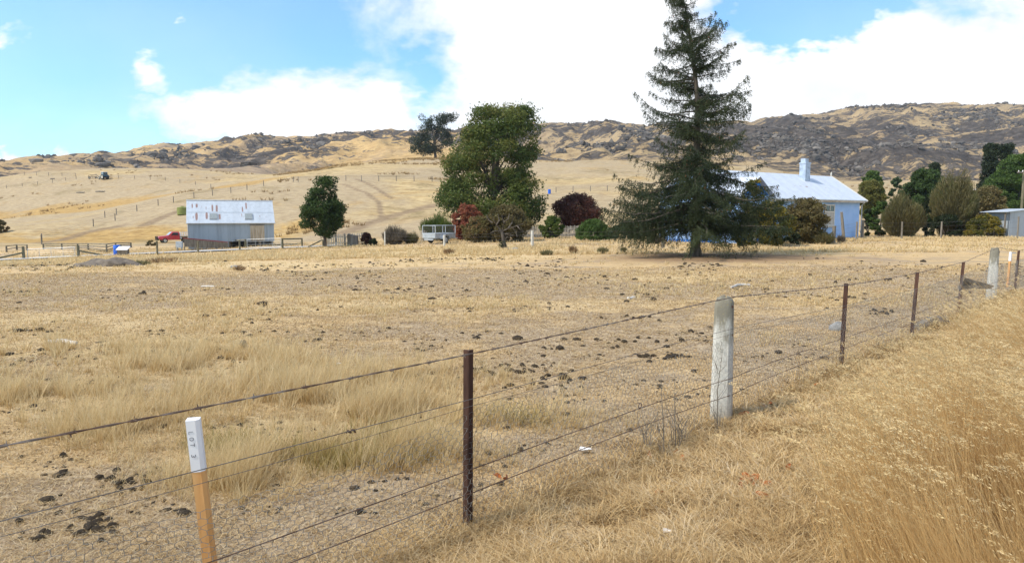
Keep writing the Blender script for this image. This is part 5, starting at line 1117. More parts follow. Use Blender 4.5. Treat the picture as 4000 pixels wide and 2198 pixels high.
for x in (-lx_ / 2, lx_ / 2):
    for y in np.arange(-ly_ / 2 + step, ly_ / 2, step): b.box((x, y, (zm + z1) / 2), (.005, .005, z1 - zm))
    for z in np.arange(zm + step, z1, step): b.box((x, 0, z), (.004, ly_, .005))
for y in (-ly_ / 2, ly_ / 2):
    for x in np.arange(-lx_ / 2 + step, lx_ / 2, step): b.box((x, y, (zm + z1) / 2), (.005, .005, z1 - zm))
    for z in np.arange(zm + step, z1, step): b.box((0, y, z), (lx_, .004, .005))
b.build('cage_mesh', MT['wire'], t)
for y in (-.88, .88): wheel(-.15, y, .33, .33, .20, t, .6, 'alu'); b = MB(); pts = [(-.15 + .46 * math.cos(a), y, .36 + .42 * math.sin(a)) for a in np.linspace(.1, 3.04, 9)]; [b.bar(q, w_, .24, .03) for q, w_ in zip(pts[:-1], pts[1:])]; b.build('mudguard', MT['alu'], t)
b = MB(); b.bar((lx_ / 2, -.4, .42), (lx_ / 2 + 1.1, 0, .42), .07, .07); b.bar((lx_ / 2, .4, .42), (lx_ / 2 + 1.1, 0, .42), .07, .07); b.box((0, 0, .36), (lx_, .5, .08)); b.build('drawbar', MT['grey_steel'], t)
# ------------------------------------------------------------------ wooden fences, gates and yards
def post_fence(name, label, cat, posts, mat, hts, r, wires=(), wmat='wire', rails=(), wr=.006, maxgap=None, rmat='rail_wood', rr=.045, lean=None, labels=None, mats=None):
    """posts: ground points; wires and rails: heights as a share of the post height"""
    o = posts[0]; t = thing(name, label, cat, o); n = len(posts)
    hts = hts if isinstance(hts, (list, tuple)) else [hts] * n; r = r if isinstance(r, (list, tuple)) else [r] * n
    for i, p in enumerate(posts):
        q = p - o; b = MB(); ln = (lean or {}).get(i, (0, 0)); b.tube([q + Vector((0, 0, -.3)), q + Vector((ln[0] * .5, ln[1] * .5, hts[i] * .5)), q + Vector((ln[0], ln[1], hts[i]))], [r[i] * 1.06, r[i], r[i] * .95], 8)
        b.build('post', MT[(mats or {}).get(i, mat)], t, True, (labels or {}).get(i))
    def top(i, f): ln = (lean or {}).get(i, (0, 0)); return posts[i] - o + Vector((ln[0] * f, ln[1] * f, hts[i] * f))
    if wires:
        b = MB()
        for f in wires:
            for i in range(n - 1):
                if maxgap and (posts[i + 1] - posts[i]).length > maxgap: continue
                a, c = top(i, f), top(i + 1, f); pts = []
                for s in np.linspace(0, 1, 5):
                    v_ = a.lerp(c, s); g_ = h1(v_.x + o.x, v_.y + o.y) - o.z; v_.z = max(v_.z - .04 * math.sin(math.pi * s), g_ + .1); pts.append(v_)
                b.tube(pts, wr, 3)
        b.build('wires', MT[wmat], t)
    for f in rails:
        for i in range(n - 1):
            b = MB(); b.tube([top(i, f), top(i + 1, f)], rr, 6); b.build('rail', MT[rmat], t)
    return t
def hts_from(pts):
    out, hh = [], []
    for x, yt, yb in pts: p = hit(x, yb); out.append(p); hh.append(max(.4, zat(yt, p.y) - p.z))
    return out, hh
P_, Hh = hts_from([(93, 963, 1012), (307, 957, 1004), (474, 954, 997), (615, 941, 995), (774, 942, 989), (937, 938, 979), (1104, 931, 972), (1180, 930, 964), (1262, 936, 964)])
post_fence('paddock_fence', 'row of weathered wooden posts and wires between the paddock and the gravel track', 'fence', P_[1:], 'treated', Hh[1:], [.12, .075, .085, .085, .085, .09, .08, .06], (.35, .6, .9), 'wire', labels={0: 'stout strainer post beside the gate', 6: 'post carrying the end of the horizontal rail'})
t = thing('strainer_post', 'stout leftmost strainer post with sloping stay beside the wire gate', 'fence post', P_[0]); b = MB(); b.tube([(0, 0, -.3), (0, 0, Hh[0])], [.13, .115], 10); b.build('post', MT['treated'], t, True); q = hit(-60, 1022) - P_[0]; b = MB(); b.tube([q + Vector((0, 0, .06)), Vector((0, 0, Hh[0] * .52))], [.08, .075], 8); b.build('stay', MT['treated'], t, True)
def stay(label, a, c, r=.07):
    b = MB(); o = a; b.tube([Vector((0, 0, 0)), c - o], r, 8); ob = b.build('fence_stay', MT['treated'], None, True); ob.location = o; tag(ob, label, 'fence stay', 'sloping stays propping strainer posts')
q = hit(408, 999); stay('dark sloping stay running down right from the gate strainer post', q + Vector((0, 0, .04)), P_[1] + Vector((.12, .05, Hh[1] * .5)))
q = hit(1200, 968); stay('sloping stay rising to the right beside the small upright tree', q + Vector((0, 0, .04)), P_[8] + Vector((-.1, 0, Hh[8] * .95)), .06)
def pipe_gate(label, a, c, hgt, z0=.12, nv=5, nh=3, mesh=True, mat='grey_steel', r=.022):
    t = thing('farm_gate', label, 'gate', a); v = c - a; b = MB(); up = Vector((0, 0, 1))
    for f in (z0, hgt): b.tube([up * f, v + up * f], r, 6)
    for s in np.linspace(0, 1, nv): b.tube([v * s + up * z0, v * s + up * hgt], r * (1 if s in (0, 1) else .6), 5)
    b.build('frame', MT[mat], t); b = MB()
    for f in np.linspace(z0, hgt, nh + 2)[1:-1]: b.tube([up * f, v + up * f], r * .3, 4)
    b.build('gate_wires', MT[mat], t)
pipe_gate('long pipe and wire gate hung between the two left strainer posts', P_[0] + Vector((.3, .1, 0)), P_[1] + Vector((-.3, 0, 0)), Hh[0] * .78)
a, c = hit(966, 972), hit(1098, 968); pipe_gate('pale pipe gate standing before the right end of the barn', a, c, zat(935, a.y) - a.z, .15, 5, 2)
b = MB(); 
y0 = P_[6] - P_[6]; b.tube([Vector((0, 0, Hh[6] - .05)), P_[7] - P_[6] + Vector((0, 0, Hh[7] - .05))], .06, 8); o = b.build('horizontal_stay', MT['treated'], None, True); o.location = P_[6]; tag(o, 'horizontal wooden brace rail between two posts left of the small upright tree', 'fence rail')
Q_, Qh = hts_from([(905, 937, 968), (960, 935, 968)]); t = post_fence('yard_rail', 'short wooden yard rail before the dark opening under the barn', 'yard rail', Q_, 'treated', Qh, .10, (), rails=(.95,), rr=.07)
# stock yards left of the lane
Y1, Yh1 = hts_from([(26, 959, 985), (66, 955, 976), (106, 955, 978)]); post_fence('yard_pen', 'small corner of wooden stock yard rails at the far left edge', 'stock yard', Y1, 'rail_wood', Yh1, .09, (), rails=(.45, .92), rr=.045)
Y2, Yh2 = hts_from([(170, 951, 974), (242, 950, 974), (304, 951, 976), (345, 950, 976), (417, 952, 986), (452, 948, 972), (512, 947, 966)]); post_fence('stock_yard', 'long dark wooden stock yard rail running behind the gate to the blue drum', 'stock yard', Y2, 'rail_wood', Yh2, .085, (), rails=(.30, .62, .95), rr=.055)
b = MB(); z_ = atY(457, 62); hh2 = .95; prof = [(.27, 0), (.29, .03), (.285, .30), (.295, .32), (.285, .34), (.285, .62), (.295, .64), (.285, .66), (.29, .90), (.27, .93)]; b.tube([(0, 0, z) for r_, z in prof], [r_ for r_, z in prof], 18); tt_ = thing('plastic_drum', 'bright blue plastic drum standing by the stock yard', 'drum', z_); z_.z += .0; b.build('body', MT['blue_plastic'], tt_, True); b = MB(); b.tube([(.1, .05, .92), (.1, .05, .96)], .04, 10); b.build('bung', MT['blue_plastic'], tt_)
p = atY(481, 61); sc_ = 61 / F; t = thing('water_trough', 'dark box with sloping white lid next to the blue drum', 'box', p, R(8)); b = MB(); b.box((0, 0, .28), (.78, .6, .56)); b.build('box', MT['old_wood'], t); b = MB(); b.box((0, 0, .64), (.95, .8, .06), 0, Matrix.Rotation(.35, 3, 'X')); b.build('lid', MT['white_paint'], t)
p = atY(598, 74); 
p = atY(622, 66); t = thing('metal_bin', 'small grey metal bin on legs in front of the red truck', 'bin', atY(702, 68), R(10)); b = MB(); b.box((0, 0, .62), (.55, .5, .6)); b.build('body', MT['alu'], t)
for x in (-.2, .2): b = MB(); b.box((x, 0, .15), (.05, .4, .33)); b.build('leg', MT['grey_steel'], t)
p = atY(714, 82); t = thing('water_tank', 'olive green plastic water tank left of the barn roof', 'tank', hit(714, 838, 84), R(5)); b = MB(); b.cyl((0, 0, .55), .85, 1.15, 'z', 24); b.cyl((0, 0, 1.2), .85, .16, 'z', 24, .3); b.build('shell', MT['green_tank'], t, True); b = MB(); b.cyl((0, 0, 1.32), .25, .1, 'z', 16); b.build('lid', MT['green_tank'], t)
Y3, Yh3 = hts_from([(618, 947, 975), (652, 950, 975)])
# hill fences
def hillf(label, pts, h_=1.15, r_=.075, ymin=84): 
    P = [hit(x, y, ymin) for x, y in pts]; post_fence('hill_fence', label, 'fence', P, 'old_wood', h_, r_, (.45, .75, .97), 'wire', wr=.012, maxgap=60)
def sub(a, n):
    xs = np.linspace(0, len(a) - 1, n); return [(float(np.interp(t, range(len(a)), [p[0] for p in a])), float(np.interp(t, range(len(a)), [p[1] for p in a]))) for t in xs]
hillf('line of small posts climbing the near spur from the barn to the saddle', sub([(410, 850), (455, 840), (535, 826), (618, 803), (678, 792), (758, 774), (830, 764), (902, 754), (965, 742), (1030, 727)], 10))
hillf('line of thin posts running down the slope towards the left stock yards', [(163, 955), (164, 946), (365, 884), (450, 862)])
hillf('upper left fence along the crest behind the tractor', sub([(0, 689), (95, 684), (190, 686), (295, 689)], 7))
hillf('fence from the tractor down to the gully on the left hill', sub([(463, 698), (526, 699), (587, 702), (646, 706), (703, 714), (764, 722), (824, 739)], 7))
hillf('row of short posts across the bare patch left of the tractor', sub([(25, 736), (87, 728), (147, 722), (205, 714), (257, 706), (298, 700)], 6))
hillf('fence across the golden slope behind the small upright tree', sub([(1146, 711), (1171, 711), (1331, 705), (1412, 707), (1502, 708), (1594, 708), (1688, 710)], 9))
hillf('fence on the flat behind the dark red tree', sub([(2172, 752), (2255, 748), (2340, 747), (2420, 745), (2500, 744)], 6))
b = MB(); b.cyl((0, 0, .45), .3, .9, 'z', 14); o = b.build('plastic_drum', MT['blue_plastic'], None, True); o.location = hit(2146, 757, 84); tag(o, 'tiny blue drum out on the flat beside the large broadleaf tree', 'drum')
for i, (x, y, w_, lb) in enumerate(((392, 751, 3.0, 'grey fallen log on the bare slope below the tractor'), (315, 755, 2.6, 'thin pale fallen branch on the bare slope left of the log'), (205, 701, 1.6, 'dark piece of timber among the short posts'), (118, 696, 1.0, 'small dark lump of timber left of the short posts'))):
    p = hit(x, y, 84); b = MB(); b.tube([(-w_ / 2, 0, .25), (0, .1, .3), (w_ * .4, 0, .25), (w_ / 2, 0, .45)], [.16, .2, .16, .06], 7); o = b.build('fallen_log', MT['old_wood'], None, True); o.location = p; tag(o, lb, 'log', 'fallen timber on the far hill')
# picket fence behind the garden shrubs
a, c = atY(1282, 64), atY(2262, 70); t = thing('picket_fence', 'weathered white picket fence behind the garden shrubs', 'fence', a); v = c - a; n = 77; gapx = [(.13, .36), (.52, .76)]
pk = MB(); rl = MB(); u = v.normalized(); an = math.atan2(v.y, v.x)
for i in range(n * 2):
    f = i / (n * 2)
    if .13 < f < .345 or .385 < f < .49: continue
    q = v * f; g_ = h1(a.x + q.x, a.y + q.y) - a.z; hh3 = 1.05 + .04 * math.sin(i * 2.3); q.z = g_; pk.box(q + Vector((0, 0, hh3 / 2)), (.085, .022, hh3), an); pk.add([q + Vector((u.x * sx_ * .037 + ny * .011 * -u.y, u.y * sx_ * .037 + ny * .011 * u.x, hh3)) for ny in (-1, 1) for sx_ in (-1, 1)] + [q + Vector((0, 0, hh3 + .07))], [(0, 1, 4), (1, 3, 4), (3, 2, 4), (2, 0, 4)])
o = pk.build('pickets', MT['picket'], t); o['kind'] = 'stuff'
for f0, f1 in ((0, .125), (.35, .38), (.495, 1)):
    for hz_ in (.28, .82):
        b = MB(); q0, q1 = v * f0, v * f1; q0.z = h1(a.x + q0.x, a.y + q0.y) - a.z + hz_; q1.z = h1(a.x + q1.x, a.y + q1.y) - a.z + hz_; off = Vector((-u.y, u.x, 0)) * .045; b.bar(q0 + off, q1 + off, .05, .07); b.build('rail', MT['picket'], t)
for f in (0, .03, .062, .125, .36, .55, .7, .85, 1):
    b = MB(); q = v * f; q.z = h1(a.x + q.x, a.y + q.y) - a.z; b.box(q + Vector((-u.y * .12, u.x * .12, .5)), (.12, .12, 1.25), an); b.build('post', MT['old_wood'], t)
p = atY(1379, 62.5); b = MB(); rng = np.random.default_rng(9); b.tube([(0, 0, -.1), (.02, 0, .5), (-.02, 0, .95), (0, 0, 1.0)], [.55, .50, .50, .44], 12); o = b.build('tree_stump', MT['old_wood'], None, True); o.location = p; tag(o, 'weathered grey stump beside the picket fence and the maroon ball shrub', 'stump')
# wire fence in front of the garden and house
G_ = [(1504, 904, 962), (1736, 917, 964), (2079, 900, 966), (2590, 902, 970), (2949, 902, 956), (3255, 882, 945), (3343, 866, 929), (3519, 866, 925), (3673, 865, 924), (3971, 846, 905)]
P2, H2 = hts_from(G_)
for i_, Y_ in ((5, 50), (6, 55), (7, 57), (8, 58), (9, 58.5)): P2[i_] = atY(G_[i_][0], Y_); H2[i_] = zat(G_[i_][1], Y_) - P2[i_].z
post_fence('garden_fence', 'sagging wire fence with odd posts in front of the garden and house', 'fence', P2, 'pale_post', H2, [.06, .085, .10, .11, .10, .13, .07, .07, .07, .06], (.25, .5, .75, .95), 'wire', mats={3: 'old_wood', 5: 'old_wood', 6: 'old_wood', 7: 'old_wood', 8: 'old_wood', 9: 'old_wood'}, wr=.005,
    labels={2: 'white post in front of the picket fence', 3: 'grey post left of the spruce trunk', 4: 'pale post below the quince bush', 5: 'thick weathered strainer post by the house window'})
q = atY(3206, 49); stay('weathered stay leaning against the strainer post by the house', q, P2[5] + Vector((-.1, 0, H2[5] * .6)), .08)
p = atY(3297, 53); b = MB(); b.tube([(0, 0, -.2), (-.32, 0, zat(828, p.y) - p.z)], [.13, .10], 8); o = b.build('leaning_post', MT['old_wood'], None, True); o.location = p; tag(o, 'tall leaning grey post in front of the right part of the house wall', 'fence post')
p = atY(3366, 60); b = MB(); b.tube([(0, 0, -.2), (0, 0, 1.6)], .12, 8); o = b.build('corner_post', MT['old_wood'], None, True); o.location = p; tag(o, 'dark upright post beside the right corner of the house', 'fence post')
p = hit(2833, 958); b = MB(); b.tube([(0, 0, -.2), (0, 0, zat(905, p.y) - p.z)], .035, 6); o = b.build('steel_stake', MT['post_rust'], None); o.location = p; tag(o, 'thin rusty steel stake right of the spruce trunk', 'fence post')
sh('brush_heap', 'dark heap of dead brush against the thick strainer post by the house', 'brush heap', 3160, 3256, 902, 48, FOL['browny'], 'twiggy', 40, 70, .25)
sh('dry_bush', 'pale dry bush at the foot of the leaning grey post', 'shrub', 3266, 3300, 915, 51, FOL['twig'], 'twiggy', 20, 40, .18)

# ------------------------------------------------------------------ dirt mound, stones, sticks
def lump(name, p, rx, ry, rz_, mat, label, cat, seed, group=None, sub_=2, rough=.25, sink=.3, yaw=0):
    rng = np.random.default_rng(seed); me = LUMPS(sub_, seed, rough); V = me[0] * np.array([rx, ry, rz_]); V[:, 2] = np.maximum(V[:, 2], -rz_ * .6); V[:, 2] += rz_ * (1 - 2 * sink) * .5
    o = npmesh(name, V, me[1], mat, None, None, True); o.location = p; o.rotation_euler = (0, 0, yaw); return tag(o, label, cat, group)
def LUMPS(sub_, seed, rough):
    import bmesh
    bm = bmesh.new(); bmesh.ops.create_icosphere(bm, subdivisions=sub_, radius=1); V = np.array([v.co[:] for v in bm.verts]); Q = np.array([[v.index for v in f.verts] for f in bm.faces]); bm.free()
    n = V + seed * 7.1; d = 1 + rough * (fbm(n[:, 0] * 1.7 + n[:, 2] * 1.1, n[:, 1] * 1.7 - n[:, 2] * .9, 3, seed % 97) - .5) * 2; return V * d[:, None], Q
MT['soil'] = noisy('grey_soil', sp((.08, .068, .056), (.15, .125, .10), (.22, .185, .15)), 5, 6, .95, .6, 25)
p = hit(430, 1040); lump('dirt_mound', p, 1.4, .7, .34, MT['soil'], 'low grey mound of bare earth in the paddock', 'mound', 3, rough=.55, sub_=4, sink=.45, yaw=.1)
p = hit(3268, 1290); lump('stone', p, .13, .11, .11, MT['stone'], 'blue-grey stone behind the fence right of the concrete post', 'stone', 5, rough=.4, sink=.2)
p = hit(1545, 2160); lump('stone', p, .035, .03, .025, MT['bleached'], 'pale stone lying below the wires near the bottom edge', 'stone', 6, rough=.4)
for i, (x, y, r_, lb) in enumerate(((2012, 975, .22, 'pale flat stone at the foot of the bare tree'), (1985, 977, .16, 'small pale stone beside the flat one at the bare tree'), (920, 1045, .16, 'grey broken stone by the brown tussock in the paddock'), (3960, 990, .10, 'little stone near the far peg'))):
    lump('stone', hit(x, y), r_ * 1.5, r_, r_ * .6, MT['stone'], lb, 'stone', 20 + i, 'stones in the paddock', rough=.4)
sh('brown_tussock', 'rusty brown dead tussock in the middle distance left of centre', 'grass tussock', 905, 960, 1034, hit(930, 1056).y, FOL['dryweed'], 'broom', 14, 16, .08)
def stick(label, pts, r, mat='bleached', name='branch'):
    P = [hit(x, y) + Vector((0, 0, r * .8)) for x, y in pts]; o = P[0]; b = MB(); D = []
    rng = np.random.default_rng(int(pts[0][0]))
    for a_, c_ in zip(P[:-1], P[1:]): D += [a_.lerp(c_, s) - o + Vector((0, 0, rng.normal(0, r * .25))) for s in (0, .33, .66)]
    D.append(P[-1] - o); b.tube(D, [r * (.7 + .5 * math.sin(2.2 * i / len(D) + .4)) for i in range(len(D))], 7); ob = b.build(name, MT[mat], None, True); ob.location = o; tag(ob, label, 'branch', 'branches lying in the paddock')
stick('bleached white branch lying in the left of the paddock', [(188, 1338), (235, 1338), (300, 1346)], .026)
stick('pale bleached branch lying right of centre above the concrete post', [(2855, 1126), (2890, 1117), (2928, 1116)], .034)
stick('short pale stick in the mid paddock left of centre', [(786, 1121), (838, 1121)], .022)
stick('small pale broken stick beyond the netting in mid paddock', [(2452, 1168), (2478, 1165)], .03)
stick('half-buried grey log under the leaning steel post', [(3575, 1292), (3625, 1276), (3690, 1268)], .075, 'old_wood', 'fallen_log')
stick('thin bare twig lying across the paddock below the middle wires', [(2240, 1800), (2330, 1818), (2400, 1833)], .004, 'old_wood')
pb = post_top(4, .52) - Vector((FN[0], FN[1], 0)) * .05; b = MB(); b.add([(-.02, 0, .10), (.62, .1, -.03), (.62, .1, .0), (0, 0, .16), (-.06, .03, 0)], [(0, 1, 2, 3), (0, 4, 1)]); b.box((.22, .03, -.02), (.62, .02, .07)); o = b.build('broken_board', MT['old_wood'], None); o.location = pb; tag(o, 'broken grey board caught on the leaning steel post', 'board')
# pine cone
p = hit(950, 1357); b = MB()
for k in range(8):
    for j in range(9): a_ = j * .698 + k * .35; r_ = .045 * math.sin(.45 + k * .3); c_ = Vector((r_ * math.cos(a_), r_ * math.sin(a_), .01 + k * .011)); b.tube([c_ * .6 + Vector((0, 0, c_.z * .4)), c_, c_ * 1.15 + Vector((0, 0, .006))], [.006, .011, .003], 4)
o = b.build('pine_cone', MT['old_wood'], None); o.location = p; tag(o, 'grey open pine cone lying among the dung lumps', 'pine cone')
# dead weed stalks by the concrete post
for i, (x, yb, yt, lb) in enumerate(((2595, 1790, 1480, 'tall bare dead weed stalk left of the concrete post'), (2640, 1760, 1460, 'second tall dead stalk nearer the concrete post'), (2530, 1760, 1640, 'short dead stalk left of the taller ones'), (2805, 1690, 1360, 'thin dead stalk standing against the concrete post'), (2668, 1740, 1630, 'short forked dead stalk between the tall ones and the post'))):
    p = hit(x, yb); hh4 = zat(yt, p.y) - p.z; b = MB(); rng = np.random.default_rng(70 + i); b.tube([(0, 0, -.02), (-.015, 0, hh4 * .5), (-.04 + .02 * i, 0, hh4)], [.0048, .004, .0014], 5)
    for k in range(6 + i): z = hh4 * rng.uniform(.05, .8); s_ = rng.choice([-1, 1]); l_ = rng.uniform(.06, .16); b.tube([(-.02 * z / hh4, 0, z), (s_ * l_ * .5, rng.normal(0, .03), z + l_ * .8), (s_ * l_ * .62, rng.normal(0, .03), z + l_ * 1.5)], [.0022, .0018, .001], 4)
    for k in range(9): a_ = rng.uniform(0, 6.28); l_ = rng.uniform(.1, .28); b.tube([(.02 * math.cos(a_), .02 * math.sin(a_), 0), (.05 * math.cos(a_), .05 * math.sin(a_), l_)], [.0025, .001], 4)
    o = b.build('dead_weed', MT['old_wood'], None); o.location = p; tag(o, lb, 'weed', 'dead weed stalks at the concrete post')
# fallen orange leaves on the verge
rng = np.random.default_rng(15)
LV = [(2915, 1880), (2930, 1900), (2960, 1890), (2975, 1905), (2890, 1918), (2945, 1912), (2990, 1915), (3000, 1908), (2568, 1940), (2580, 1945), (2965, 1955), (2990, 1958), (3080, 1845), (2895, 1632), (2910, 1630), (3190, 1515), (3010, 1590), (2985, 1600), (3640, 1478), (2640, 1780), (2665, 1805), (1945, 1880), (1980, 1885), (2540, 1790), (2905, 1895), (2950, 1880)]
for i, (x, y) in enumerate(LV):
    p = hit(x, y) + Vector((0, 0, .035)); s = rng.uniform(.020, .042); vs = [(0, -s, 0), (s * .5, -s * .3, .012), (s * .42, s * .5, .02), (0, s * 1.1, .0), (-s * .42, s * .5, .018), (-s * .5, -s * .3, .014), (0, 0, -.006)]; vs = [(x_, y_, z_) for x_, y_, z_ in vs] + [(x_, y_, z_ - .0015) for x_, y_, z_ in vs]
    b = MB(); b.add(vs, [(6, i_, (i_ + 1) % 6) for i_ in range(6)] + [(13, (i_ + 1) % 6 + 7, i_ + 7) for i_ in range(6)] + [(i_, i_ + 7, (i_ + 1) % 6 + 7, (i_ + 1) % 6) for i_ in range(6)])
    o = b.build('dry_leaf', MT['leaf_dry'], None, True); o.location = p; o.rotation_euler = (rng.normal(0, .5), rng.normal(0, .5), rng.uniform(0, 6.28)); tag(o, 'curled orange dry leaf lying on the matted verge grass or at the fence foot', 'leaf', 'orange dry leaves along the fence')
for i, (x, y, s, lb) in enumerate(((2608, 2098, .03, 'small white scrap of paper on the matted verge grass'), (2285, 1770, .05, 'white scrap lying below the lowest wires'), (1325, 1430, .03, 'tiny white feather in the tall paddock tuft'))):
    p = hit(x, y) + Vector((0, 0, .03)); b = MB(); b.add([(-s, -s * .5, 0), (s, -s * .4, .01), (s * .8, s * .5, .004), (-s * .7, s * .6, .014), (-s, -s * .5, .003), (s, -s * .4, .013), (s * .8, s * .5, .007), (-s * .7, s * .6, .017)], [(3, 2, 1, 0), (4, 5, 6, 7), (0, 1, 5, 4), (1, 2, 6, 5), (2, 3, 7, 6), (3, 0, 4, 7)]); o = b.build('paper_scrap', MT['paper'], None); o.location = p; tag(o, lb, 'litter')

# ------------------------------------------------------------------ horse dung: single lumps, and a scatter of crumbs
rng = np.random.default_rng(23); protos = []
for i in range(6):
    V, Q = LUMPS(2, 40 + i, .42); V = V * np.array([1, .82, .72]); protos.append((V, Q))
pm_ = []
for V, Q in protos:
    o = npmesh('dung_lump', V, Q, MT['dung'], None, None, True); pm_.append(o.data); bpy.data.objects.remove(o)
def dung(x, y, r, label, group):
    p = hit(x, y) if isinstance(x, (int, float, np.floating)) else x
    o = bpy.data.objects.new('dung_lump', pm_[rng.integers(6)]); COL.objects.link(o); o.location = p + Vector((0, 0, r * .18)); o.scale = (r * rng.uniform(.8, 1.3), r * rng.uniform(.8, 1.2), r * rng.uniform(.65, 1.0)); o.rotation_euler = (rng.normal(0, .4), rng.normal(0, .4), rng.uniform(0, 6.28)); tag(o, label, 'dung', group)
CL = [(470, 1880, 34, 95, 42, .033, 'dark dung lump in the heap left of the lettered peg', 'dung heap left of the lettered peg'), (380, 2065, 20, 90, 32, .036, 'dark dung lump in the patch at the bottom left', 'dung patch at the bottom left'), (120, 2090, 9, 90, 45, .034, 'dark dung lump near the bottom left corner', 'dung at the bottom left corner'), (230, 1810, 10, 120, 30, .028, 'dung lump left of the big heap', 'dung left of the big heap'),
      (1950, 1440, 26, 130, 25, .040, 'dung lump in the strip just right of the nearest steel post', 'dung strip beside the nearest steel post'), (2200, 1480, 30, 170, 35, .038, 'dung lump between the nearest steel post and the concrete post', 'dung between the two near posts'), (2600, 1395, 30, 90, 16, .040, 'dung lump in the dark heap left of the concrete post', 'dung heap left of the concrete post'),
      (2480, 1330, 12, 160, 28, .042, 'dung lump beyond the top wire left of the concrete post', 'dung beyond the top wire'), (2460, 1240, 14, 110, 12, .040, 'dung lump along the barbed wire line in mid paddock', 'dung along the wire in mid paddock'), (3260, 1165, 22, 120, 22, .045, 'dung lump in the dark patch beyond the second steel post', 'dung patch beyond the second steel post'),
      (3440, 1220, 12, 50, 12, .05, 'dung lump in the row between the right-hand steel posts', 'dung row between the right-hand posts'), (620, 1390, 16, 260, 40, .040, 'scattered dung lump right of the bleached branch', 'scattered dung right of the bleached branch'), (1000, 1400, 20, 260, 45, .038, 'scattered dung lump in the left middle of the paddock', 'scattered dung in the left middle'),
      (100, 1140, 14, 110, 22, .05, 'dung lump in the group at the left edge of the paddock', 'dung group at the left edge'), (150, 1290, 10, 100, 14, .05, 'dung lump in the dark row above the bleached branch', 'dung row above the bleached branch'), (1430, 1620, 7, 60, 14, .04, 'dung lump in the tall pale tuft', 'dung in the tall pale tuft'), (3350, 1100, 9, 180, 25, .07, 'dung lump in the far right of the paddock', 'dung in the far right')]
for x, y, n, sx_, sy_, r_, lb, gr in CL:
    for _ in range(n):
        xx, yy_ = x + rng.normal(0, sx_ * .6), y + rng.normal(0, sy_ * .6)
        if yy_ > 2190: continue
        dung(float(xx), float(yy_), r_ * (.85 if y > 1750 else 1.0) * rng.choice([.5, .75, .95, 1.15]) , lb, gr)
n = 4500; V0, Q0 = LUMPS(1, 77, .4); px = rng.uniform(-50, 4050, n * 2); py = 1010 + 1000 * rng.random(n * 2) ** 2.0; u_, e_ = ray(px, py); Yg = np.clip(-HC / np.minimum(e_, -.012), 2.3, 80); Xg = u_ * Yg
for _ in range(4): Yg = np.clip((HC - H(Xg, Yg)) / np.maximum(-e_, .012), 2.3, 85); Xg = u_ * Yg
keep = (fdist(Xg, Yg) > .1) & (vn(px / 210, py / 50, 4) * .8 + .2 * rng.random(n * 2) > .58); Xg, Yg = Xg[keep][:n], Yg[keep][:n]; n = len(Xg); r_ = (rng.gamma(1.6, .0036, n) + .0035) * (1 + Yg / 8); Zg = H(Xg, Yg)
V = V0[None] * r_[:, None, None] * np.stack([rng.uniform(.8, 1.6, n), rng.uniform(.8, 1.3, n), rng.uniform(.4, .8, n)], -1)[:, None, :] + np.stack([Xg, Yg, Zg + r_ * .15], -1)[:, None, :]; Qd = Q0[None] + (np.arange(n) * len(V0))[:, None, None]
o = npmesh('dung_crumbs', V.reshape(-1, 3), Qd.reshape(-1, 3), MT['dung'], None, None, True); tag(o, 'small dark dung crumbs and clods strewn over the paddock', 'dung', kind='stuff')

# ------------------------------------------------------------------ schist outcrops and scrub over the rocky hills, tussocks on the golden crest
rng = np.random.default_rng(31); n = 60000; Yr = rng.uniform(400, 975, n); Xr = rng.uniform(-.86, .86, n) * Yr
dens = rock_f(Xr, Yr) * 1.4 + fbm(Xr / 60, Yr / 60, 3, 61) + .5 * fbm(Xr / 20, Yr / 25, 2, 63) + rng.random(n) * .35; k = np.argsort(-dens)[:9000]; Xr, Yr = Xr[k], Yr[k]; n = len(Xr); Zr = H(Xr, Yr)
V0, Q0 = LUMPS(1, 12, .5); rad = np.minimum(rng.gamma(1.8, .6, n) + .5, 3.6); an = rng.uniform(0, 6.28, n); Vb = V0[None] * (1 + .22 * np.clip(rng.standard_normal((n, len(V0), 1)), -1.5, 1.5)) * np.stack([rad * rng.uniform(.9, 1.9, n), rad * rng.uniform(.8, 1.2, n), rad * rng.uniform(.45, .95, n)], -1)[:, None, :]
ca, sa = np.cos(an)[:, None], np.sin(an)[:, None]; V = np.stack([Vb[..., 0] * ca - Vb[..., 1] * sa * .5 + Xr[:, None], Vb[..., 0] * sa * .5 + Vb[..., 1] * ca + Yr[:, None], Vb[..., 2] + Zr[:, None] + .15 * rad[:, None]], -1); Qd = Q0[None] + (np.arange(n) * len(V0))[:, None, None]
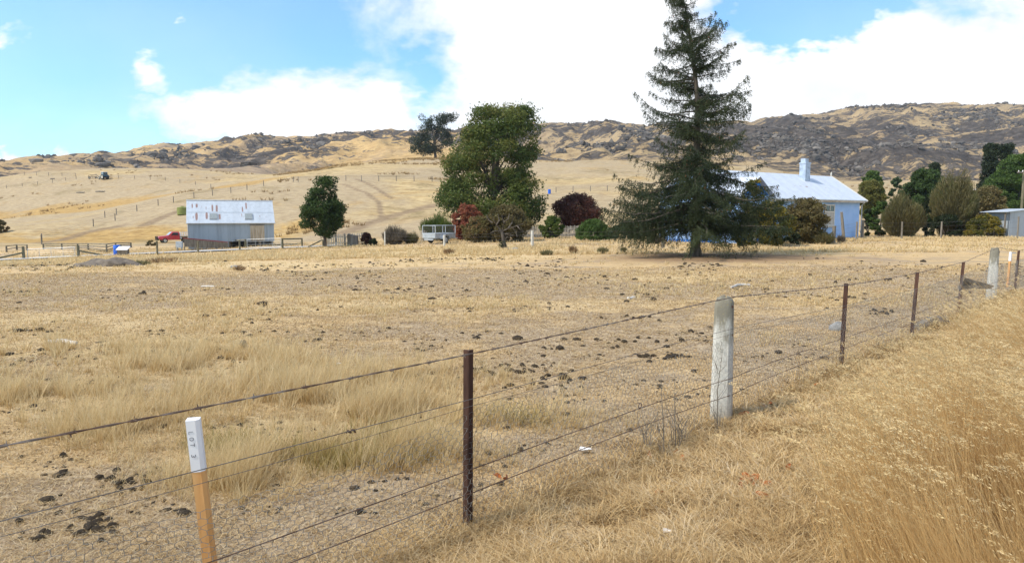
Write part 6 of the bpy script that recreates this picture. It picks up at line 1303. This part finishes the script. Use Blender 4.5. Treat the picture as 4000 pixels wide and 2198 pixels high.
m, k_, b_, o_ = newmat('schist_and_scrub'); c_ = k_.ramp(k_.attr('rnd'), lin((.036, .031, .026), (.080, .070, .060), (.14, .125, .11), (.23, .205, .18))); co = k_.n('ShaderNodeTexCoord').outputs['Object']; c_ = k_.mix(k_.smooth(k_.noise(co, .5, 5, .65), .48, .65), c_, (.13, .112, .095)); k_.l(c_, b_.inputs['Base Color']); b_.inputs['Roughness'].default_value = .95
o = npmesh('rock_outcrops', V.reshape(-1, 3), Qd.reshape(-1, 3), m, None, {'rnd': np.repeat(rng.beta(1.6, 2.4, n), len(V0))}); tag(o, 'dark schist outcrops and scrub scattered over the far rocky hills', 'rocks', kind='stuff')
n = 30000; Yr = rng.uniform(84, 268, n); Xr = rng.uniform(-.8, .8, n) * Yr; k = (fbm(Xr / 14, Yr / 14, 3, 66) + .43 * np.exp(-((Yr - 235) / 25.) ** 2) * (Xr > -75) * (Xr < -5) + .22 * rng.random(n)) > .92; Xr, Yr = Xr[k], Yr[k]
nb = 14; n = len(Xr); X2, Y2 = np.repeat(Xr, nb), np.repeat(Yr, nb); N = len(X2); g2 = rng.random(N); rr_ = np.repeat(rng.uniform(.2, .55, n), nb) * np.sqrt(g2); a2 = rng.uniform(0, 6.283, N)
blades('tussock', X2 + rr_ * np.cos(a2), Y2 + rr_ * np.sin(a2), rng.uniform(.25, .75, N), np.full(N, .09), np.stack([np.cos(a2) * .5, np.sin(a2) * .5], 1), np.clip(np.repeat(rng.random(n), nb) * .6 + .4 * g2, 0, 1), grass_mat('hill_tussock', (.20, .125, .05), lin((.24, .15, .06), (.36, .24, .105), (.44, .31, .15))), 'brown tussock clumps dotted over the golden hillside')

# ------------------------------------------------------------------ the air
m = bpy.data.materials.new('thin_air'); m.use_nodes = True; t_ = m.node_tree; t_.nodes.clear(); k_ = NT(t_)
v_ = k_.n('ShaderNodeVolumePrincipled'); v_.inputs['Color'].default_value = (.80, .86, .95, 1); v_.inputs['Density'].default_value = .00013; v_.inputs['Anisotropy'].default_value = .2
o_ = k_.n('ShaderNodeOutputMaterial'); k_.l(v_.outputs[0], o_.inputs['Volume'])
b = MB(); b.box((0, 840, 130), (6400, 1900, 360)); o = b.build('haze', m); tag(o, kind='stuff'); o.display_type = 'WIRE'
